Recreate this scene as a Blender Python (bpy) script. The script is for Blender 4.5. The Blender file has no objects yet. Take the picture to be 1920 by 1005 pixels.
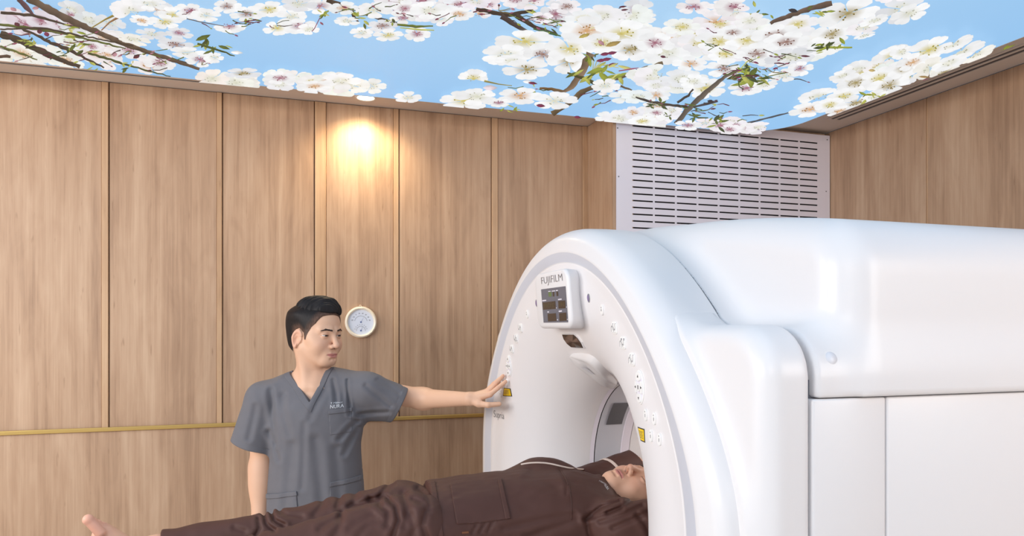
import bpy, bmesh, math, random
import numpy as np
from mathutils import Vector, Matrix

C = bpy.context.scene.collection
SC = bpy.context.scene
F = 1366.0                      # focal length in pixels of the 1920 wide frame
CA, SA = 0.9516, 0.3073         # cosine and sine of the camera's yaw
CAMH = 1.55                     # all heights below are written from the lens height; lifted at the end

def proj(X, Y, Z):
    r = CA*X - SA*Y; w = SA*X + CA*Y
    return 960+F*r/w, 616-F*Z/w
def at_y(u, v, Y):              # point of the plane Y that stands at this place of the photo
    r = (u-960)/F; X = Y*(SA+CA*r)/(CA-SA*r); w = SA*X+CA*Y
    return (X, Y, (616-v)/F*w)
def at_x(u, v, X):
    r = (u-960)/F; Y = X*(CA-SA*r)/(SA+CA*r); w = SA*X+CA*Y
    return (X, Y, (616-v)/F*w)
def at_z(u, v, Z):
    w = Z*F/(616-v); r = (u-960)/F*w
    return (CA*r+SA*w, -SA*r+CA*w, Z)

def srgb(r, g, b):
    def f(c):
        c /= 255.0
        return c/12.92 if c <= 0.04045 else ((c+0.055)/1.055)**2.4
    return (f(r), f(g), f(b))

# ------------------------------------------------------------------ materials
def new_mat(name):
    m = bpy.data.materials.new(name); m.use_nodes = True
    nt = m.node_tree
    return m, nt, nt.nodes['Principled BSDF']
def plain(name, col, rough=0.5, metal=0.0, spec=0.5, coat=0.0, bump=None):
    m, nt, b = new_mat(name)
    b.inputs['Base Color'].default_value = (*col, 1)
    b.inputs['Roughness'].default_value = rough
    b.inputs['Metallic'].default_value = metal
    b.inputs['Specular IOR Level'].default_value = spec
    b.inputs['Coat Weight'].default_value = coat
    b.inputs['Coat Roughness'].default_value = 0.12
    n = nt.nodes.new('ShaderNodeTexNoise'); n.inputs['Scale'].default_value = bump[0] if bump else 40
    tc = nt.nodes.new('ShaderNodeTexCoord'); nt.links.new(tc.outputs['Object'], n.inputs['Vector'])
    bp = nt.nodes.new('ShaderNodeBump'); bp.inputs['Strength'].default_value = bump[1] if bump else 0.01
    bp.inputs['Distance'].default_value = 0.002
    nt.links.new(n.outputs['Fac'], bp.inputs['Height']); nt.links.new(bp.outputs['Normal'], b.inputs['Normal'])
    return m
def emit(name, col, s):
    m, nt, b = new_mat(name)
    b.inputs['Base Color'].default_value = (0.02, 0.02, 0.02, 1)
    b.inputs['Emission Color'].default_value = (*col, 1); b.inputs['Emission Strength'].default_value = s
    return m

def wood_mat(name, dark, mid, light, seed=0.0):
    m, nt, b = new_mat(name); L = nt.links.new; N = nt.nodes.new
    tc = N('ShaderNodeTexCoord'); oi = N('ShaderNodeObjectInfo')
    mul = N('ShaderNodeMath'); mul.operation = 'MULTIPLY'; mul.inputs[1].default_value = 37.0
    L(oi.outputs['Random'], mul.inputs[0])
    add = N('ShaderNodeVectorMath'); add.operation = 'ADD'
    L(tc.outputs['Object'], add.inputs[0]); L(mul.outputs[0], add.inputs[1])
    def noise(sc, scale, detail, rough=0.55, dist=0.0):
        mp = N('ShaderNodeMapping'); mp.inputs['Scale'].default_value = sc
        mp.inputs['Location'].default_value = (seed, seed*1.7, seed*0.3)
        L(add.outputs[0], mp.inputs['Vector'])
        n = N('ShaderNodeTexNoise'); n.inputs['Scale'].default_value = scale
        n.inputs['Detail'].default_value = detail; n.inputs['Roughness'].default_value = rough
        n.inputs['Distortion'].default_value = dist
        L(mp.outputs[0], n.inputs['Vector']); return n
    broad = noise((5.0, 5.0, 0.42), 1.6, 4, 0.55, 0.8)
    streak = noise((40, 40, 0.7), 1.5, 5, 0.6, 0.3)
    fine = noise((160, 160, 3.0), 1.5, 4, 0.7)
    knot = noise((9, 9, 2.2), 1.3, 3, 0.5, 1.5)
    def mixv(a, bb, fac):
        mx = N('ShaderNodeMix'); mx.data_type = 'FLOAT'; mx.inputs['Factor'].default_value = fac
        L(a, mx.inputs[2]); L(bb, mx.inputs[3]); return mx.outputs[0]
    v = mixv(broad.outputs['Fac'], streak.outputs['Fac'], 0.36)
    v = mixv(v, fine.outputs['Fac'], 0.20)
    v = mixv(v, knot.outputs['Fac'], 0.16)
    cr = N('ShaderNodeValToRGB'); e = cr.color_ramp.elements
    e[0].position = 0.37; e[0].color = (*dark, 1); e[1].position = 0.63; e[1].color = (*light, 1)
    k = cr.color_ramp.elements.new(0.49); k.color = (*mid, 1)
    L(v, cr.inputs['Fac'])
    # small dark flecks of the grain
    fl = noise((70, 70, 9), 1.0, 2, 0.5)
    cr2 = N('ShaderNodeValToRGB'); cr2.color_ramp.elements[0].position = 0.70; cr2.color_ramp.elements[1].position = 0.80
    cr2.color_ramp.elements[0].color = (1, 1, 1, 1); cr2.color_ramp.elements[1].color = (0.66, 0.6, 0.55, 1)
    L(fl.outputs['Fac'], cr2.inputs['Fac'])
    mm = N('ShaderNodeMix'); mm.data_type = 'RGBA'; mm.blend_type = 'MULTIPLY'; mm.inputs['Factor'].default_value = 0.8
    L(cr.outputs['Color'], mm.inputs[6]); L(cr2.outputs['Color'], mm.inputs[7])
    L(mm.outputs[2], b.inputs['Base Color'])
    b.inputs['Roughness'].default_value = 0.5; b.inputs['Specular IOR Level'].default_value = 0.35
    bp = N('ShaderNodeBump'); bp.inputs['Strength'].default_value = 0.12; bp.inputs['Distance'].default_value = 0.001
    L(fine.outputs['Fac'], bp.inputs['Height']); L(bp.outputs['Normal'], b.inputs['Normal'])
    return m

def attr_mat(name, rough=0.5, spec=0.4, sss=0.0, bumpscale=0, bumpstr=0.1, weave=False, mottle=0.0, sheen=0.0, bumpdist=0.0006):
    m, nt, b = new_mat(name); L = nt.links.new; N = nt.nodes.new
    at = N('ShaderNodeAttribute'); at.attribute_name = 'Col'
    col = at.outputs['Color']
    tc = N('ShaderNodeTexCoord')
    if mottle:
        n = N('ShaderNodeTexNoise'); n.inputs['Scale'].default_value = 30; n.inputs['Detail'].default_value = 5
        L(tc.outputs['Object'], n.inputs['Vector'])
        mr = N('ShaderNodeMapRange'); mr.inputs[3].default_value = 1-mottle; mr.inputs[4].default_value = 1+mottle
        L(n.outputs['Fac'], mr.inputs[0])
        vm = N('ShaderNodeVectorMath'); vm.operation = 'SCALE'
        L(col, vm.inputs[0]); L(mr.outputs[0], vm.inputs['Scale']); col = vm.outputs[0]
    L(col, b.inputs['Base Color'])
    b.inputs['Roughness'].default_value = rough; b.inputs['Specular IOR Level'].default_value = spec
    if sss:
        b.inputs['Subsurface Weight'].default_value = sss
        b.inputs['Subsurface Radius'].default_value = (0.012, 0.005, 0.003); b.inputs['Subsurface Scale'].default_value = 0.5
    if sheen:
        b.inputs['Sheen Weight'].default_value = sheen; b.inputs['Sheen Roughness'].default_value = 0.4
    if bumpscale:
        n2 = N('ShaderNodeTexNoise'); n2.inputs['Scale'].default_value = bumpscale; n2.inputs['Detail'].default_value = 3
        if weave:
            mp = N('ShaderNodeMapping'); mp.inputs['Scale'].default_value = (1, 1, 0.25)
            L(tc.outputs['Object'], mp.inputs['Vector']); L(mp.outputs[0], n2.inputs['Vector'])
        else:
            L(tc.outputs['Object'], n2.inputs['Vector'])
        bp = N('ShaderNodeBump'); bp.inputs['Strength'].default_value = bumpstr; bp.inputs['Distance'].default_value = bumpdist
        L(n2.outputs['Fac'], bp.inputs['Height']); L(bp.outputs['Normal'], b.inputs['Normal'])
    return m

M = {}
M['wood'] = wood_mat('oak laminate', srgb(153, 121, 96), srgb(181, 148, 120), srgb(200, 169, 141))
M['wood_edge'] = wood_mat('oak edge strip', srgb(170, 134, 102), srgb(191, 155, 121), srgb(206, 172, 138), 3.0)
M['gap'] = plain('shadow gap', srgb(138, 106, 82), 0.8)
M['gold'] = plain('brushed brass', srgb(205, 172, 104), 0.34, 0.75, bump=(90, 0.03))
M['soffit'] = plain('soffit paint', srgb(214, 200, 188), 0.75, bump=(60, 0.02))
M['white'] = plain('white moulded plastic', (0.75, 0.728, 0.728), 0.40, 0, 0.4, 0.10, bump=(300, 0.006))
M['white_warm'] = plain('warm white plastic', (0.775, 0.742, 0.74), 0.42, 0, 0.4, 0.06, bump=(300, 0.006))
M['ring_grey'] = plain('grey trim ring', srgb(202, 203, 211), 0.35)
M['button'] = plain('button plastic', (0.84, 0.82, 0.80), 0.4)
M['grey_mark'] = plain('grey print', srgb(120, 118, 120), 0.6)
M['dark_mark'] = plain('dark print', srgb(45, 42, 44), 0.6)
M['silver'] = plain('silver lettering', srgb(150, 150, 155), 0.35, 0.5)
M['screen'] = plain('screen glass', srgb(100, 102, 113), 0.25, 0, 0.5)
M['led'] = plain('dark display', srgb(62, 50, 40), 0.2)
M['lit_green'] = emit('lit green', srgb(140, 165, 90), 0.42)
M['lit_amber'] = emit('lit amber', srgb(126, 108, 58), 0.5)
M['purple'] = plain('lens', srgb(120, 100, 140), 0.1)
M['dark'] = plain('dark gap', (0.012, 0.012, 0.014), 0.7)
M['slot_shade'] = plain('slot shade', srgb(50, 48, 50), 0.8)
M['bore_grey'] = plain('scan ring grey', srgb(200, 199, 205), 0.28)
M['bore_light'] = plain('bore band', srgb(228, 220, 228), 0.25)
M['bore_dark'] = plain('scan window', srgb(98, 97, 100), 0.35)
M['yellow'] = plain('warning yellow', srgb(244, 203, 20), 0.45)
M['grille'] = plain('painted metal', srgb(222, 217, 226), 0.42, 0, 0.4, bump=(120, 0.01))
M['diffuser'] = plain('diffuser shade and print grey', srgb(82, 76, 74), 0.6)
M['rim'] = plain('cream plastic', srgb(240, 228, 208), 0.35)
M['dial'] = plain('dial paper', srgb(222, 226, 236), 0.5)
M['blue_mark'] = plain('blue print', srgb(105, 120, 165), 0.5)
M['floor'] = plain('vinyl floor', srgb(214, 206, 198), 0.35, bump=(12, 0.02))
M['paint'] = plain('white paint', srgb(232, 228, 224), 0.7)
M['mirror'] = plain('dark window', (0.035, 0.022, 0.018), 0.08, 0, 0.6)
M['seam'] = plain('grey seam', srgb(112, 114, 122), 0.6)
M['cap'] = plain('screw cap plastic', (0.72, 0.715, 0.75), 0.4)
M['screw'] = plain('screw steel', srgb(120, 118, 122), 0.35, 0.7)
M['table_white'] = plain('table shell', (0.75, 0.74, 0.75), 0.35)
M['pad'] = plain('table pad', srgb(60, 62, 70), 0.6)
M['wallwhite'] = plain('ceiling paint', srgb(226, 214, 204), 0.8)

# ------------------------------------------------------------------ objects
def link(name, mesh, mats, parent=None):
    o = bpy.data.objects.new(name, mesh); C.objects.link(o)
    for m in (mats if isinstance(mats, (list, tuple)) else [mats]): mesh.materials.append(m)
    if parent: o.parent = parent
    return o
def root_off(parent):
    v = Vector((0, 0, 0)); p = parent
    while p: v += p.location; p = p.parent
    return v
def mesh_obj(name, verts, faces, mat, parent=None, smooth=True, mids=None, cols=None, world=True):
    me = bpy.data.meshes.new(name)
    vs = np.asarray(verts, dtype=float)
    if world and parent is not None:
        vs = vs - np.array(root_off(parent))
    me.from_pydata(vs.tolist(), [], [list(map(int, f)) for f in faces]); me.update()
    if mids is not None: me.polygons.foreach_set('material_index', np.asarray(mids, dtype=np.int32))
    me.polygons.foreach_set('use_smooth', np.full(len(me.polygons), smooth, dtype=bool))
    if cols is not None:
        at = me.attributes.new('Col', 'FLOAT_COLOR', 'POINT')
        a = np.ones((len(vs), 4)); a[:, :3] = cols
        at.data.foreach_set('color', a.astype(np.float32).ravel())
    return link(name, me, mat, parent)
def bm_obj(name, bm, mat, parent=None, smooth=False, world=True):
    if world and parent is not None:
        bmesh.ops.translate(bm, verts=bm.verts[:], vec=-root_off(parent))
    me = bpy.data.meshes.new(name); bm.normal_update(); bm.to_mesh(me); bm.free()
    for p in me.polygons: p.use_smooth = smooth
    return link(name, me, mat, parent)
def add_box(bm, x0, x1, y0, y1, z0, z1, bev=0.0, seg=2):
    r = bmesh.ops.create_cube(bm, size=1.0)
    vs = r['verts']
    for v in vs:
        v.co = Vector(((x0+x1)/2+v.co.x*(x1-x0), (y0+y1)/2+v.co.y*(y1-y0), (z0+z1)/2+v.co.z*(z1-z0)))
    if bev:
        es = list({e for v in vs for e in v.link_edges})
        bmesh.ops.bevel(bm, geom=es, offset=bev, segments=seg, affect='EDGES', profile=0.5)
def box(name, x0, x1, y0, y1, z0, z1, mat, parent=None, bev=0.0, seg=2, smooth=False):
    bm = bmesh.new(); add_box(bm, x0, x1, y0, y1, z0, z1, bev, seg)
    return bm_obj(name, bm, mat, parent, smooth)
def tag(o, label, cat, group=None):
    o['label'] = label; o['category'] = cat
    if group: o['group'] = group
    return o
def struct(o): o['kind'] = 'structure'; return o
def empty(name, loc, rz=0.0):
    o = bpy.data.objects.new(name, None); C.objects.link(o); o.location = loc; o.rotation_euler = (0, 0, rz)
    o.empty_display_size = 0.1
    return o
def smooth_by_angle(o, deg=40):
    me = o.data
    me.polygons.foreach_set('use_smooth', np.ones(len(me.polygons), dtype=bool))
    try: me.set_sharp_from_angle(angle=math.radians(deg))
    except Exception: pass
def lathe(name, prof, mat, parent, axis_o, axis='x', n=96, smooth=True, mids=None):
    vs, fs, mi = [], [], []
    for i in range(n):
        a = 2*math.pi*i/n
        for (t, r) in prof:
            if axis == 'x': vs.append((axis_o[0]+t, axis_o[1]+r*math.sin(a), axis_o[2]+r*math.cos(a)))
            elif axis == 'y': vs.append((axis_o[0]+r*math.sin(a), axis_o[1]+t, axis_o[2]+r*math.cos(a)))
            else: vs.append((axis_o[0]+r*math.cos(a), axis_o[1]+r*math.sin(a), axis_o[2]+t))
    k = len(prof)
    for i in range(n):
        j = (i+1) % n
        for s in range(k-1):
            fs.append((i*k+s, i*k+s+1, j*k+s+1, j*k+s)); mi.append(mids[s] if mids else 0)
    o = mesh_obj(name, vs, fs, mat, parent, smooth, mi)
    smooth_by_angle(o, 35)
    return o

def text_mesh(body, size, fn, mat, name, parent, extrude=0.0, bold=0.0, sx=1.0, align='LEFT', spacing=1.0):
    """built-in font -> mesh; fn maps (x, y, e) of the lettering plane to the place it stands"""
    cu = bpy.data.curves.new(name, 'FONT'); cu.body = body; cu.size = size; cu.extrude = 0.0; cu.offset = bold
    cu.align_x = align; cu.space_character = spacing; cu.resolution_u = 3
    to = bpy.data.objects.new(name+'_src', cu); C.objects.link(to)
    bpy.context.view_layer.update()
    dg = bpy.context.evaluated_depsgraph_get()
    me = bpy.data.meshes.new_from_object(to.evaluated_get(dg))
    C.objects.unlink(to); bpy.data.objects.remove(to)
    vs = [fn(v.co.x*sx, v.co.y) for v in me.vertices]; fs = [tuple(p.vertices) for p in me.polygons]
    bpy.data.meshes.remove(me)
    return vs, fs

# ------------------------------------------------------------------ signed distance toolbox
def smin(a, b, k):
    h = np.clip(0.5+0.5*(b-a)/k, 0, 1)
    return b+(a-b)*h-k*h*(1-h)
def smax(a, b, k): return -smin(-a, -b, k)
def sph(P, c, r): return np.sqrt(((P-np.array(c, dtype=P.dtype))**2).sum(1))-r
def ell(P, c, r, R=None):
    q = P-np.array(c, dtype=P.dtype)
    if R is not None: q = q@R.astype(P.dtype)
    r = np.array(r, dtype=P.dtype)
    k0 = np.sqrt(((q/r)**2).sum(1)); k1 = np.sqrt(((q/(r*r))**2).sum(1))
    return k0*(k0-1.0)/np.maximum(k1, 1e-6)
def cap(P, a, b, ra, rb=None):
    if rb is None: rb = ra
    a = np.array(a, dtype=P.dtype); b = np.array(b, dtype=P.dtype)
    ab = b-a; pa = P-a
    t = np.clip((pa@ab)/max(float(ab@ab), 1e-9), 0, 1)
    d = pa-t[:, None]*ab
    return np.sqrt((d*d).sum(1))-(ra+(rb-ra)*t)
def ecap(P, a, b, ra, rb, sc):  # capsule in space scaled per axis (flattened limbs)
    s = np.array(sc, dtype=P.dtype)
    return cap(P/s, np.array(a)/s, np.array(b)/s, ra, rb)*float(min(sc))
def rbox(P, c, h, r):
    q = np.abs(P-np.array(c, dtype=P.dtype))-(np.array(h, dtype=P.dtype)-r)
    return np.sqrt((np.maximum(q, 0)**2).sum(1))+np.minimum(q.max(1), 0)-r
def poly_cap(P, pts, rs, k=0.01):
    d = None
    for i in range(len(pts)-1):
        e = cap(P, pts[i], pts[i+1], rs[i], rs[i+1]); d = e if d is None else smin(d, e, k)
    return d
def rotm(ax, deg):
    return np.array(Matrix.Rotation(math.radians(deg), 3, ax))

def mesh_sdf(fn, lo, hi, h, margin=2.2, iters=3, clip=False):
    hi0 = np.array(hi, dtype=float)
    lo = np.array(lo, dtype=np.float32); n = np.ceil((np.array(hi)-lo)/h).astype(int)
    B = 4
    nb = (n+B-1)//B; n = nb*B
    cx = [lo[i]+h*B*(np.arange(nb[i])+0.5) for i in range(3)]
    G = np.stack(np.meshgrid(*cx, indexing='ij'), -1).reshape(-1, 3).astype(np.float32)
    D = np.concatenate([fn(G[i:i+400000]) for i in range(0, len(G), 400000)]).reshape(nb)
    V = np.repeat(np.repeat(np.repeat(D, B, 0), B, 1), B, 2).astype(np.float32)
    act = np.abs(D) < h*B*margin
    bi = np.argwhere(act)
    off = np.stack(np.meshgrid(*[np.arange(B)]*3, indexing='ij'), -1).reshape(-1, 3)
    idx = (bi[:, None, :]*B+off[None]).reshape(-1, 3)
    for i in range(0, len(idx), 400000):
        q = idx[i:i+400000]
        V[q[:, 0], q[:, 1], q[:, 2]] = fn(lo+(q*h).astype(np.float32))
    S = V < 0
    cs = [S[a:n[0]-1+a, b:n[1]-1+b, c:n[2]-1+c] for a in (0, 1) for b in (0, 1) for c in (0, 1)]
    s = np.zeros(cs[0].shape, dtype=np.int8)
    for c_ in cs: s += c_
    cell = np.argwhere((s > 0) & (s < 8))
    cid = np.full(s.shape, -1, dtype=np.int32); cid[cell[:, 0], cell[:, 1], cell[:, 2]] = np.arange(len(cell))
    corner = [(a, b, c) for a in (0, 1) for b in (0, 1) for c in (0, 1)]
    val = np.stack([V[cell[:, 0]+a, cell[:, 1]+b, cell[:, 2]+c] for a, b, c in corner], 1)
    acc = np.zeros((len(cell), 3)); cnt = np.zeros(len(cell))
    for i in range(8):
        for j in range(i+1, 8):
            di = np.array(corner[j])-np.array(corner[i])
            if np.abs(di).sum() != 1: continue
            a, b = val[:, i], val[:, j]; m = (a < 0) != (b < 0)
            t = np.where(m, a/np.where(m, a-b, 1), 0)
            acc[m] += (np.array(corner[i])+t[:, None]*di)[m]; cnt[m] += 1
    P = lo+h*(cell+acc/np.maximum(cnt, 1)[:, None])
    quads = []
    for ax in range(3):
        o1, o2 = [(1, 2), (2, 0), (0, 1)][ax]
        sl = [slice(1, n[i]-1) for i in range(3)]; sl[ax] = slice(0, n[ax]-1)
        s2 = list(sl); s2[ax] = slice(1, n[ax])
        A, Bb = S[tuple(sl)], S[tuple(s2)]
        e = np.argwhere(A != Bb); base = e.copy()
        for i in range(3):
            if i != ax: base[:, i] += 1
        ins = A[e[:, 0], e[:, 1], e[:, 2]]
        def cidx(d1, d2):
            q = base.copy(); q[:, o1] -= d1; q[:, o2] -= d2
            return cid[q[:, 0], q[:, 1], q[:, 2]]
        q = np.stack([cidx(1, 1), cidx(0, 1), cidx(0, 0), cidx(1, 0)], 1)
        q[~ins] = q[~ins][:, ::-1]
        quads.append(q)
    Q = np.concatenate(quads); Q = Q[(Q >= 0).all(1)]
    P = P.astype(np.float64)
    nrm = None
    for it in range(iters):
        g = grad(fn, P, h*0.3); d = fn(P.astype(np.float64))
        gl = (g*g).sum(1)
        step = (d/np.maximum(gl, 0.05))[:, None]*g
        sl_ = np.sqrt((step**2).sum(1)); mx = h*0.7
        step *= np.minimum(1, mx/np.maximum(sl_, 1e-9))[:, None]
        P = P-step
    if clip:
        cen = P[Q].mean(1); a_ = np.array(lo, dtype=float)-1e-4; b_ = hi0+1e-4
        Q = Q[((cen > a_) & (cen < b_)).all(1)]
    used = np.unique(Q); mp = np.full(len(P), -1); mp[used] = np.arange(len(used))
    return P[used], mp[Q]
def grad(fn, P, e):
    out = np.empty_like(P)
    for i in range(3):
        d = np.zeros(3); d[i] = e
        out[:, i] = (fn(P+d)-fn(P-d))/(2*e)
    return out
def biggest(v, f, share=0.12):
    # keeps the pieces that matter, drops loose crumbs
    lab = np.arange(len(v)); ed = np.concatenate([f[:, [0, 1]], f[:, [1, 2]], f[:, [2, 3]], f[:, [3, 0]]])
    for _ in range(4000):
        old = lab.copy(); m = np.minimum(lab[ed[:, 0]], lab[ed[:, 1]])
        np.minimum.at(lab, ed[:, 0], m); np.minimum.at(lab, ed[:, 1], m); lab = lab[lab]
        if (lab == old).all(): break
    ids, cnt = np.unique(lab, return_counts=True); keep = ids[cnt >= share*cnt.max()]
    k = np.isin(lab, keep); mp = np.full(len(v), -1); mp[k] = np.arange(k.sum())
    return v[k], mp[f[k[f[:, 0]]]]
def merge(parts):
    vs, fs, o = [], [], 0
    for v, f in parts:
        vs.append(v); fs.append(f+o); o += len(v)
    return np.concatenate(vs), np.concatenate(fs)
def vnoise(P, freq, seed=0):        # smooth value noise
    rs = np.random.RandomState(seed); T = rs.rand(4096)
    q = P*freq; i = np.floor(q).astype(int); f = q-i; f = f*f*(3-2*f)
    r = 0
    for a in (0, 1):
        for b in (0, 1):
            for c in (0, 1):
                hsh = ((i[:, 0]+a)*73856093 ^ (i[:, 1]+b)*19349663 ^ (i[:, 2]+c)*83492791) & 4095
                w = (f[:, 0] if a else 1-f[:, 0])*(f[:, 1] if b else 1-f[:, 1])*(f[:, 2] if c else 1-f[:, 2])
                r = r+w*T[hsh]
    return r
# ================================================================== the room
YW, XR, ZC = 3.6, 2.907, 1.086          # back wall, right wall, soffit
XL, YF, ZF = -3.3, -2.4, -CAMH
FL = struct(box('floor', XL, XR, YF, YW, ZF-0.1, ZF, M['floor']))
struct(box('ceiling', XL, XR, YF, YW, ZC, ZC+0.1, M['soffit']))
struct(box('wall_left', XL-0.1, XL, YF, YW, ZF, ZC, M['paint']))
struct(box('wall_front', XL-0.1, XR+0.1, YF-0.1, YF, ZF, ZC, M['paint']))
wb = struct(box('wall_back', XL, XR, YW+0.003, YW+0.12, ZF, ZC, M['gap']))
wr = struct(box('wall_right', XR+0.02, XR+0.12, YF, YW, ZF, ZC, M['gap']))
RZ = -0.4424                             # brass rail height
# upper boards and edge strips of the back wall
xs = [-3.3, -2.53, -1.62, -0.698, -0.233, 0.167, 0.224, 0.578, 1.05, 1.587]
boards = [(-3.3, -2.571), (-2.52, -1.646), (-1.61, -0.7315), (-0.7, -0.2625), (-0.235, 0.169), (0.2255, 0.5465), (0.5765, 1.0475), (1.0845, 1.5565)]
strips = [(-2.57, -2.524), (-1.645, -1.614), (-0.7305, -0.7045), (-0.2615, -0.2395), (0.1735, 0.2245), (0.5475, 0.5725), (1.0515, 1.0835), (1.5575, 1.587)]
for a, b in boards:
    box('wall_board', a, b, YW-0.004, YW+0.0025, RZ, ZC-0.003, M['wood'], wb, 0.0012, 1)
for a, b in strips:
    box('wall_strip', a, b, YW-0.009, YW+0.0025, RZ, ZC-0.003, M['wood_edge'], wb, 0.0015, 1)
for a, b in [(-3.3, -1.9), (-1.897, 1.587)]:
    box('wall_board', a, b, YW-0.004, YW+0.0025, ZF, RZ-0.004, M['wood'], wb, 0.001, 1)
tr = box('trim_1', XL, 1.587, YW-0.016, YW-0.003, RZ-0.009, RZ+0.009, M['gold'], None, 0.003, 2); struct(tr)
# wooden return beside the grille, and the wall behind the gantry
wt = struct(box('wall_return', 1.587, 1.70, 3.287, YW-0.004, ZF, ZC-0.003, M['wood'], None, 0.001, 1))
# right wall boards
for a, b in [(-2.4, -1.0), (-0.99, 0.75), (0.76, 2.652), (2.664, 3.6)]:
    box('wall_board', XR-0.002, XR+0.02, a, b, ZF, ZC-0.003, M['wood'], wr, 0.0012, 1)
box('wall_strip', XR+0.003, XR+0.02, 2.6525, 2.6635, ZF, ZC-0.003, M['wood_edge'], wr)
# wall behind the grille, below its panel
wg = struct(box('wall_niche', 1.70, XR-0.003, 3.325, 3.36, ZF, ZC-0.003, M['wood'], None))

# ------------------------------------------------------------------ ventilation grille
g = empty('ventilation_grille', (2.25, 3.285, 0.2))
tag(g, 'white slotted metal ventilation grille on the back wall above the scanner', 'ventilation grille')
bm = bmesh.new()
gx0, gx1, gz0, gz1 = 1.604, 2.9, 0.30, 1.062
cols = [(1.692+i*0.1262, 1.692+i*0.1262+0.1165) for i in range(9)]
rows = [1.0145-0.034*i for i in range(21)]
hs = 0.0037
zedges = [gz1]
for z in rows: zedges += [z+hs, z-hs]
zedges.append(gz0)
for i in range(0, len(zedges), 2):
    add_box(bm, gx0, gx1, 3.282, 3.285, zedges[i+1], zedges[i])
for z in rows:
    xe = [gx0]+[q for c_ in cols for q in c_]+[gx1]
    for i in range(0, len(xe), 2): add_box(bm, xe[i], xe[i+1], 3.282, 3.285, z-hs, z+hs)
bm_obj('slotted_panel', bm, M['grille'], g)
box('backing', gx0, gx1, 3.31, 3.324, gz0, gz1, M['slot_shade'], g)  # dark sheet stands in for the unlit cavity behind the slots
for (u, v) in [(1158, 240), (1160, 331), (1551, 262), (1549, 359)]:
    p = at_y(u, v, 3.282)
    lathe('screw', [(0, 0.0001), (-0.0015, 0.003), (0.001, 0.0042)], M['screw'], g, p, 'y', 12)
# ------------------------------------------------------------------ slot air diffusers in the soffit
def diffuser(name, x0, x1, y0, y1, slots, label, along):
    o = empty(name, ((x0+x1)/2, (y0+y1)/2, ZC))
    tag(o, label, 'air diffuser')
    bm = bmesh.new(); T = 0.004
    if along == 'y':
        e = [x0]+[q for s_ in slots for q in s_]+[x1]
        for i in range(0, len(e), 2): add_box(bm, e[i], e[i+1], y0, y1, ZC-T, ZC)
    else:
        e = [y0]+[q for s_ in slots for q in s_]+[y1]
        for i in range(0, len(e), 2): add_box(bm, x0, x1, e[i], e[i+1], ZC-T, ZC)
    bm_obj('frame', bm, M['soffit'], o)
    for a, b in slots:  # no opening here: dark strips painted as the shade inside the slots
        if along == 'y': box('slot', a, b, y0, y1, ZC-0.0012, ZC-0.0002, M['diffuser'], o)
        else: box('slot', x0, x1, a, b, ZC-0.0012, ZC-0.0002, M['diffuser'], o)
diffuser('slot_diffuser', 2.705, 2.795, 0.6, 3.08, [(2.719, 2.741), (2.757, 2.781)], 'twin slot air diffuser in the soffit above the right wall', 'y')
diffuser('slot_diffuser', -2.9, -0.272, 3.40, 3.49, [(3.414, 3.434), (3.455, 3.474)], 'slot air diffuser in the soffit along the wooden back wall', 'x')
# ------------------------------------------------------------------ downlights
def downlight(x, y, power, label, group=None, spot=None):
    o = empty('downlight', (x, y, ZC)); tag(o, label, 'downlight', group)
    lathe('trim_ring', [(-0.001, 0.038), (-0.006, 0.041), (-0.006, 0.047), (0.0, 0.049)], M['paint'], o, (x, y, ZC), 'z', 40)
    lathe('lamp_face', [(-0.0045, 0.0004), (-0.0045, 0.0385)], emit('warm lamp', srgb(255, 240, 205), 9.0), o, (x, y, ZC), 'z', 40)
    L = bpy.data.lights.new('downlight_beam', 'SPOT'); L.energy = power; L.color = (1.0, 0.80, 0.50)
    L.spot_size = math.radians(150); L.spot_blend = 1.0; L.shadow_soft_size = 0.035
    lo = bpy.data.objects.new('downlight_beam', L); C.objects.link(lo); lo.parent = o; lo.location = (0, 0, -0.03)
    return o
downlight(0.397, 3.462, 26, 'lit round downlight in the soffit above the wall dial')
# ------------------------------------------------------------------ wall thermometer
tx, tz = 0.388, 0.031
t = empty('wall_thermometer', (tx, YW-0.004, tz))
tag(t, 'round cream thermometer and humidity dial hanging on the wooden wall', 'thermometer')
R0 = 0.0765
lathe('rim', [(0.0, R0-0.002), (-0.012, R0), (-0.022, R0-0.003), (-0.026, R0-0.008), (-0.022, R0-0.0135), (-0.012, R0-0.0155)], M['rim'], t, (tx, YW-0.004, tz), 'y', 96)
dial = lathe('dial', [(-0.012, 0.0003), (-0.012, R0-0.015)], M['dial'], t, (tx, YW-0.004, tz), 'y', 96)
def dq(bm, pts, y):
    vs = [bm.verts.new((tx+p[0], y, tz+p[1])) for p in pts]; bm.faces.new(vs)
def scale_marks(cx, cz, r, a0, a1, n, ln, w, y):
    bm = bmesh.new()
    for i in range(n):
        a = math.radians(a0+(a1-a0)*i/(n-1)); l = ln*(1.6 if i % 5 == 0 else 1)
        d = Vector((math.sin(a), math.cos(a))); p = Vector((-d.y, d.x))
        A = Vector((cx, cz))+d*r; B = A+d*l
        dq(bm, [A+p*w, A-p*w, B-p*w, B+p*w], y)
    seg = 40
    for i in range(seg):
        q = []
        for (k, rr) in ((i, r), (i+1, r), (i+1, r-0.0008), (i, r-0.0008)):
            a = math.radians(a0+(a1-a0)*k/seg); q.append((cx+math.sin(a)*rr, cz+math.cos(a)*rr))
        dq(bm, q, y)
    return bm
yd = YW-0.004-0.0125
bm_obj('temperature_scale', scale_marks(0, 0.0, 0.030, -78, 78, 31, 0.0022, 0.0003, yd), M['grey_mark'], t)
bm_obj('humidity_scale', scale_marks(0, -0.041, 0.021, -92, 92, 26, 0.0018, 0.0003, yd), M['grey_mark'], t)
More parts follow.
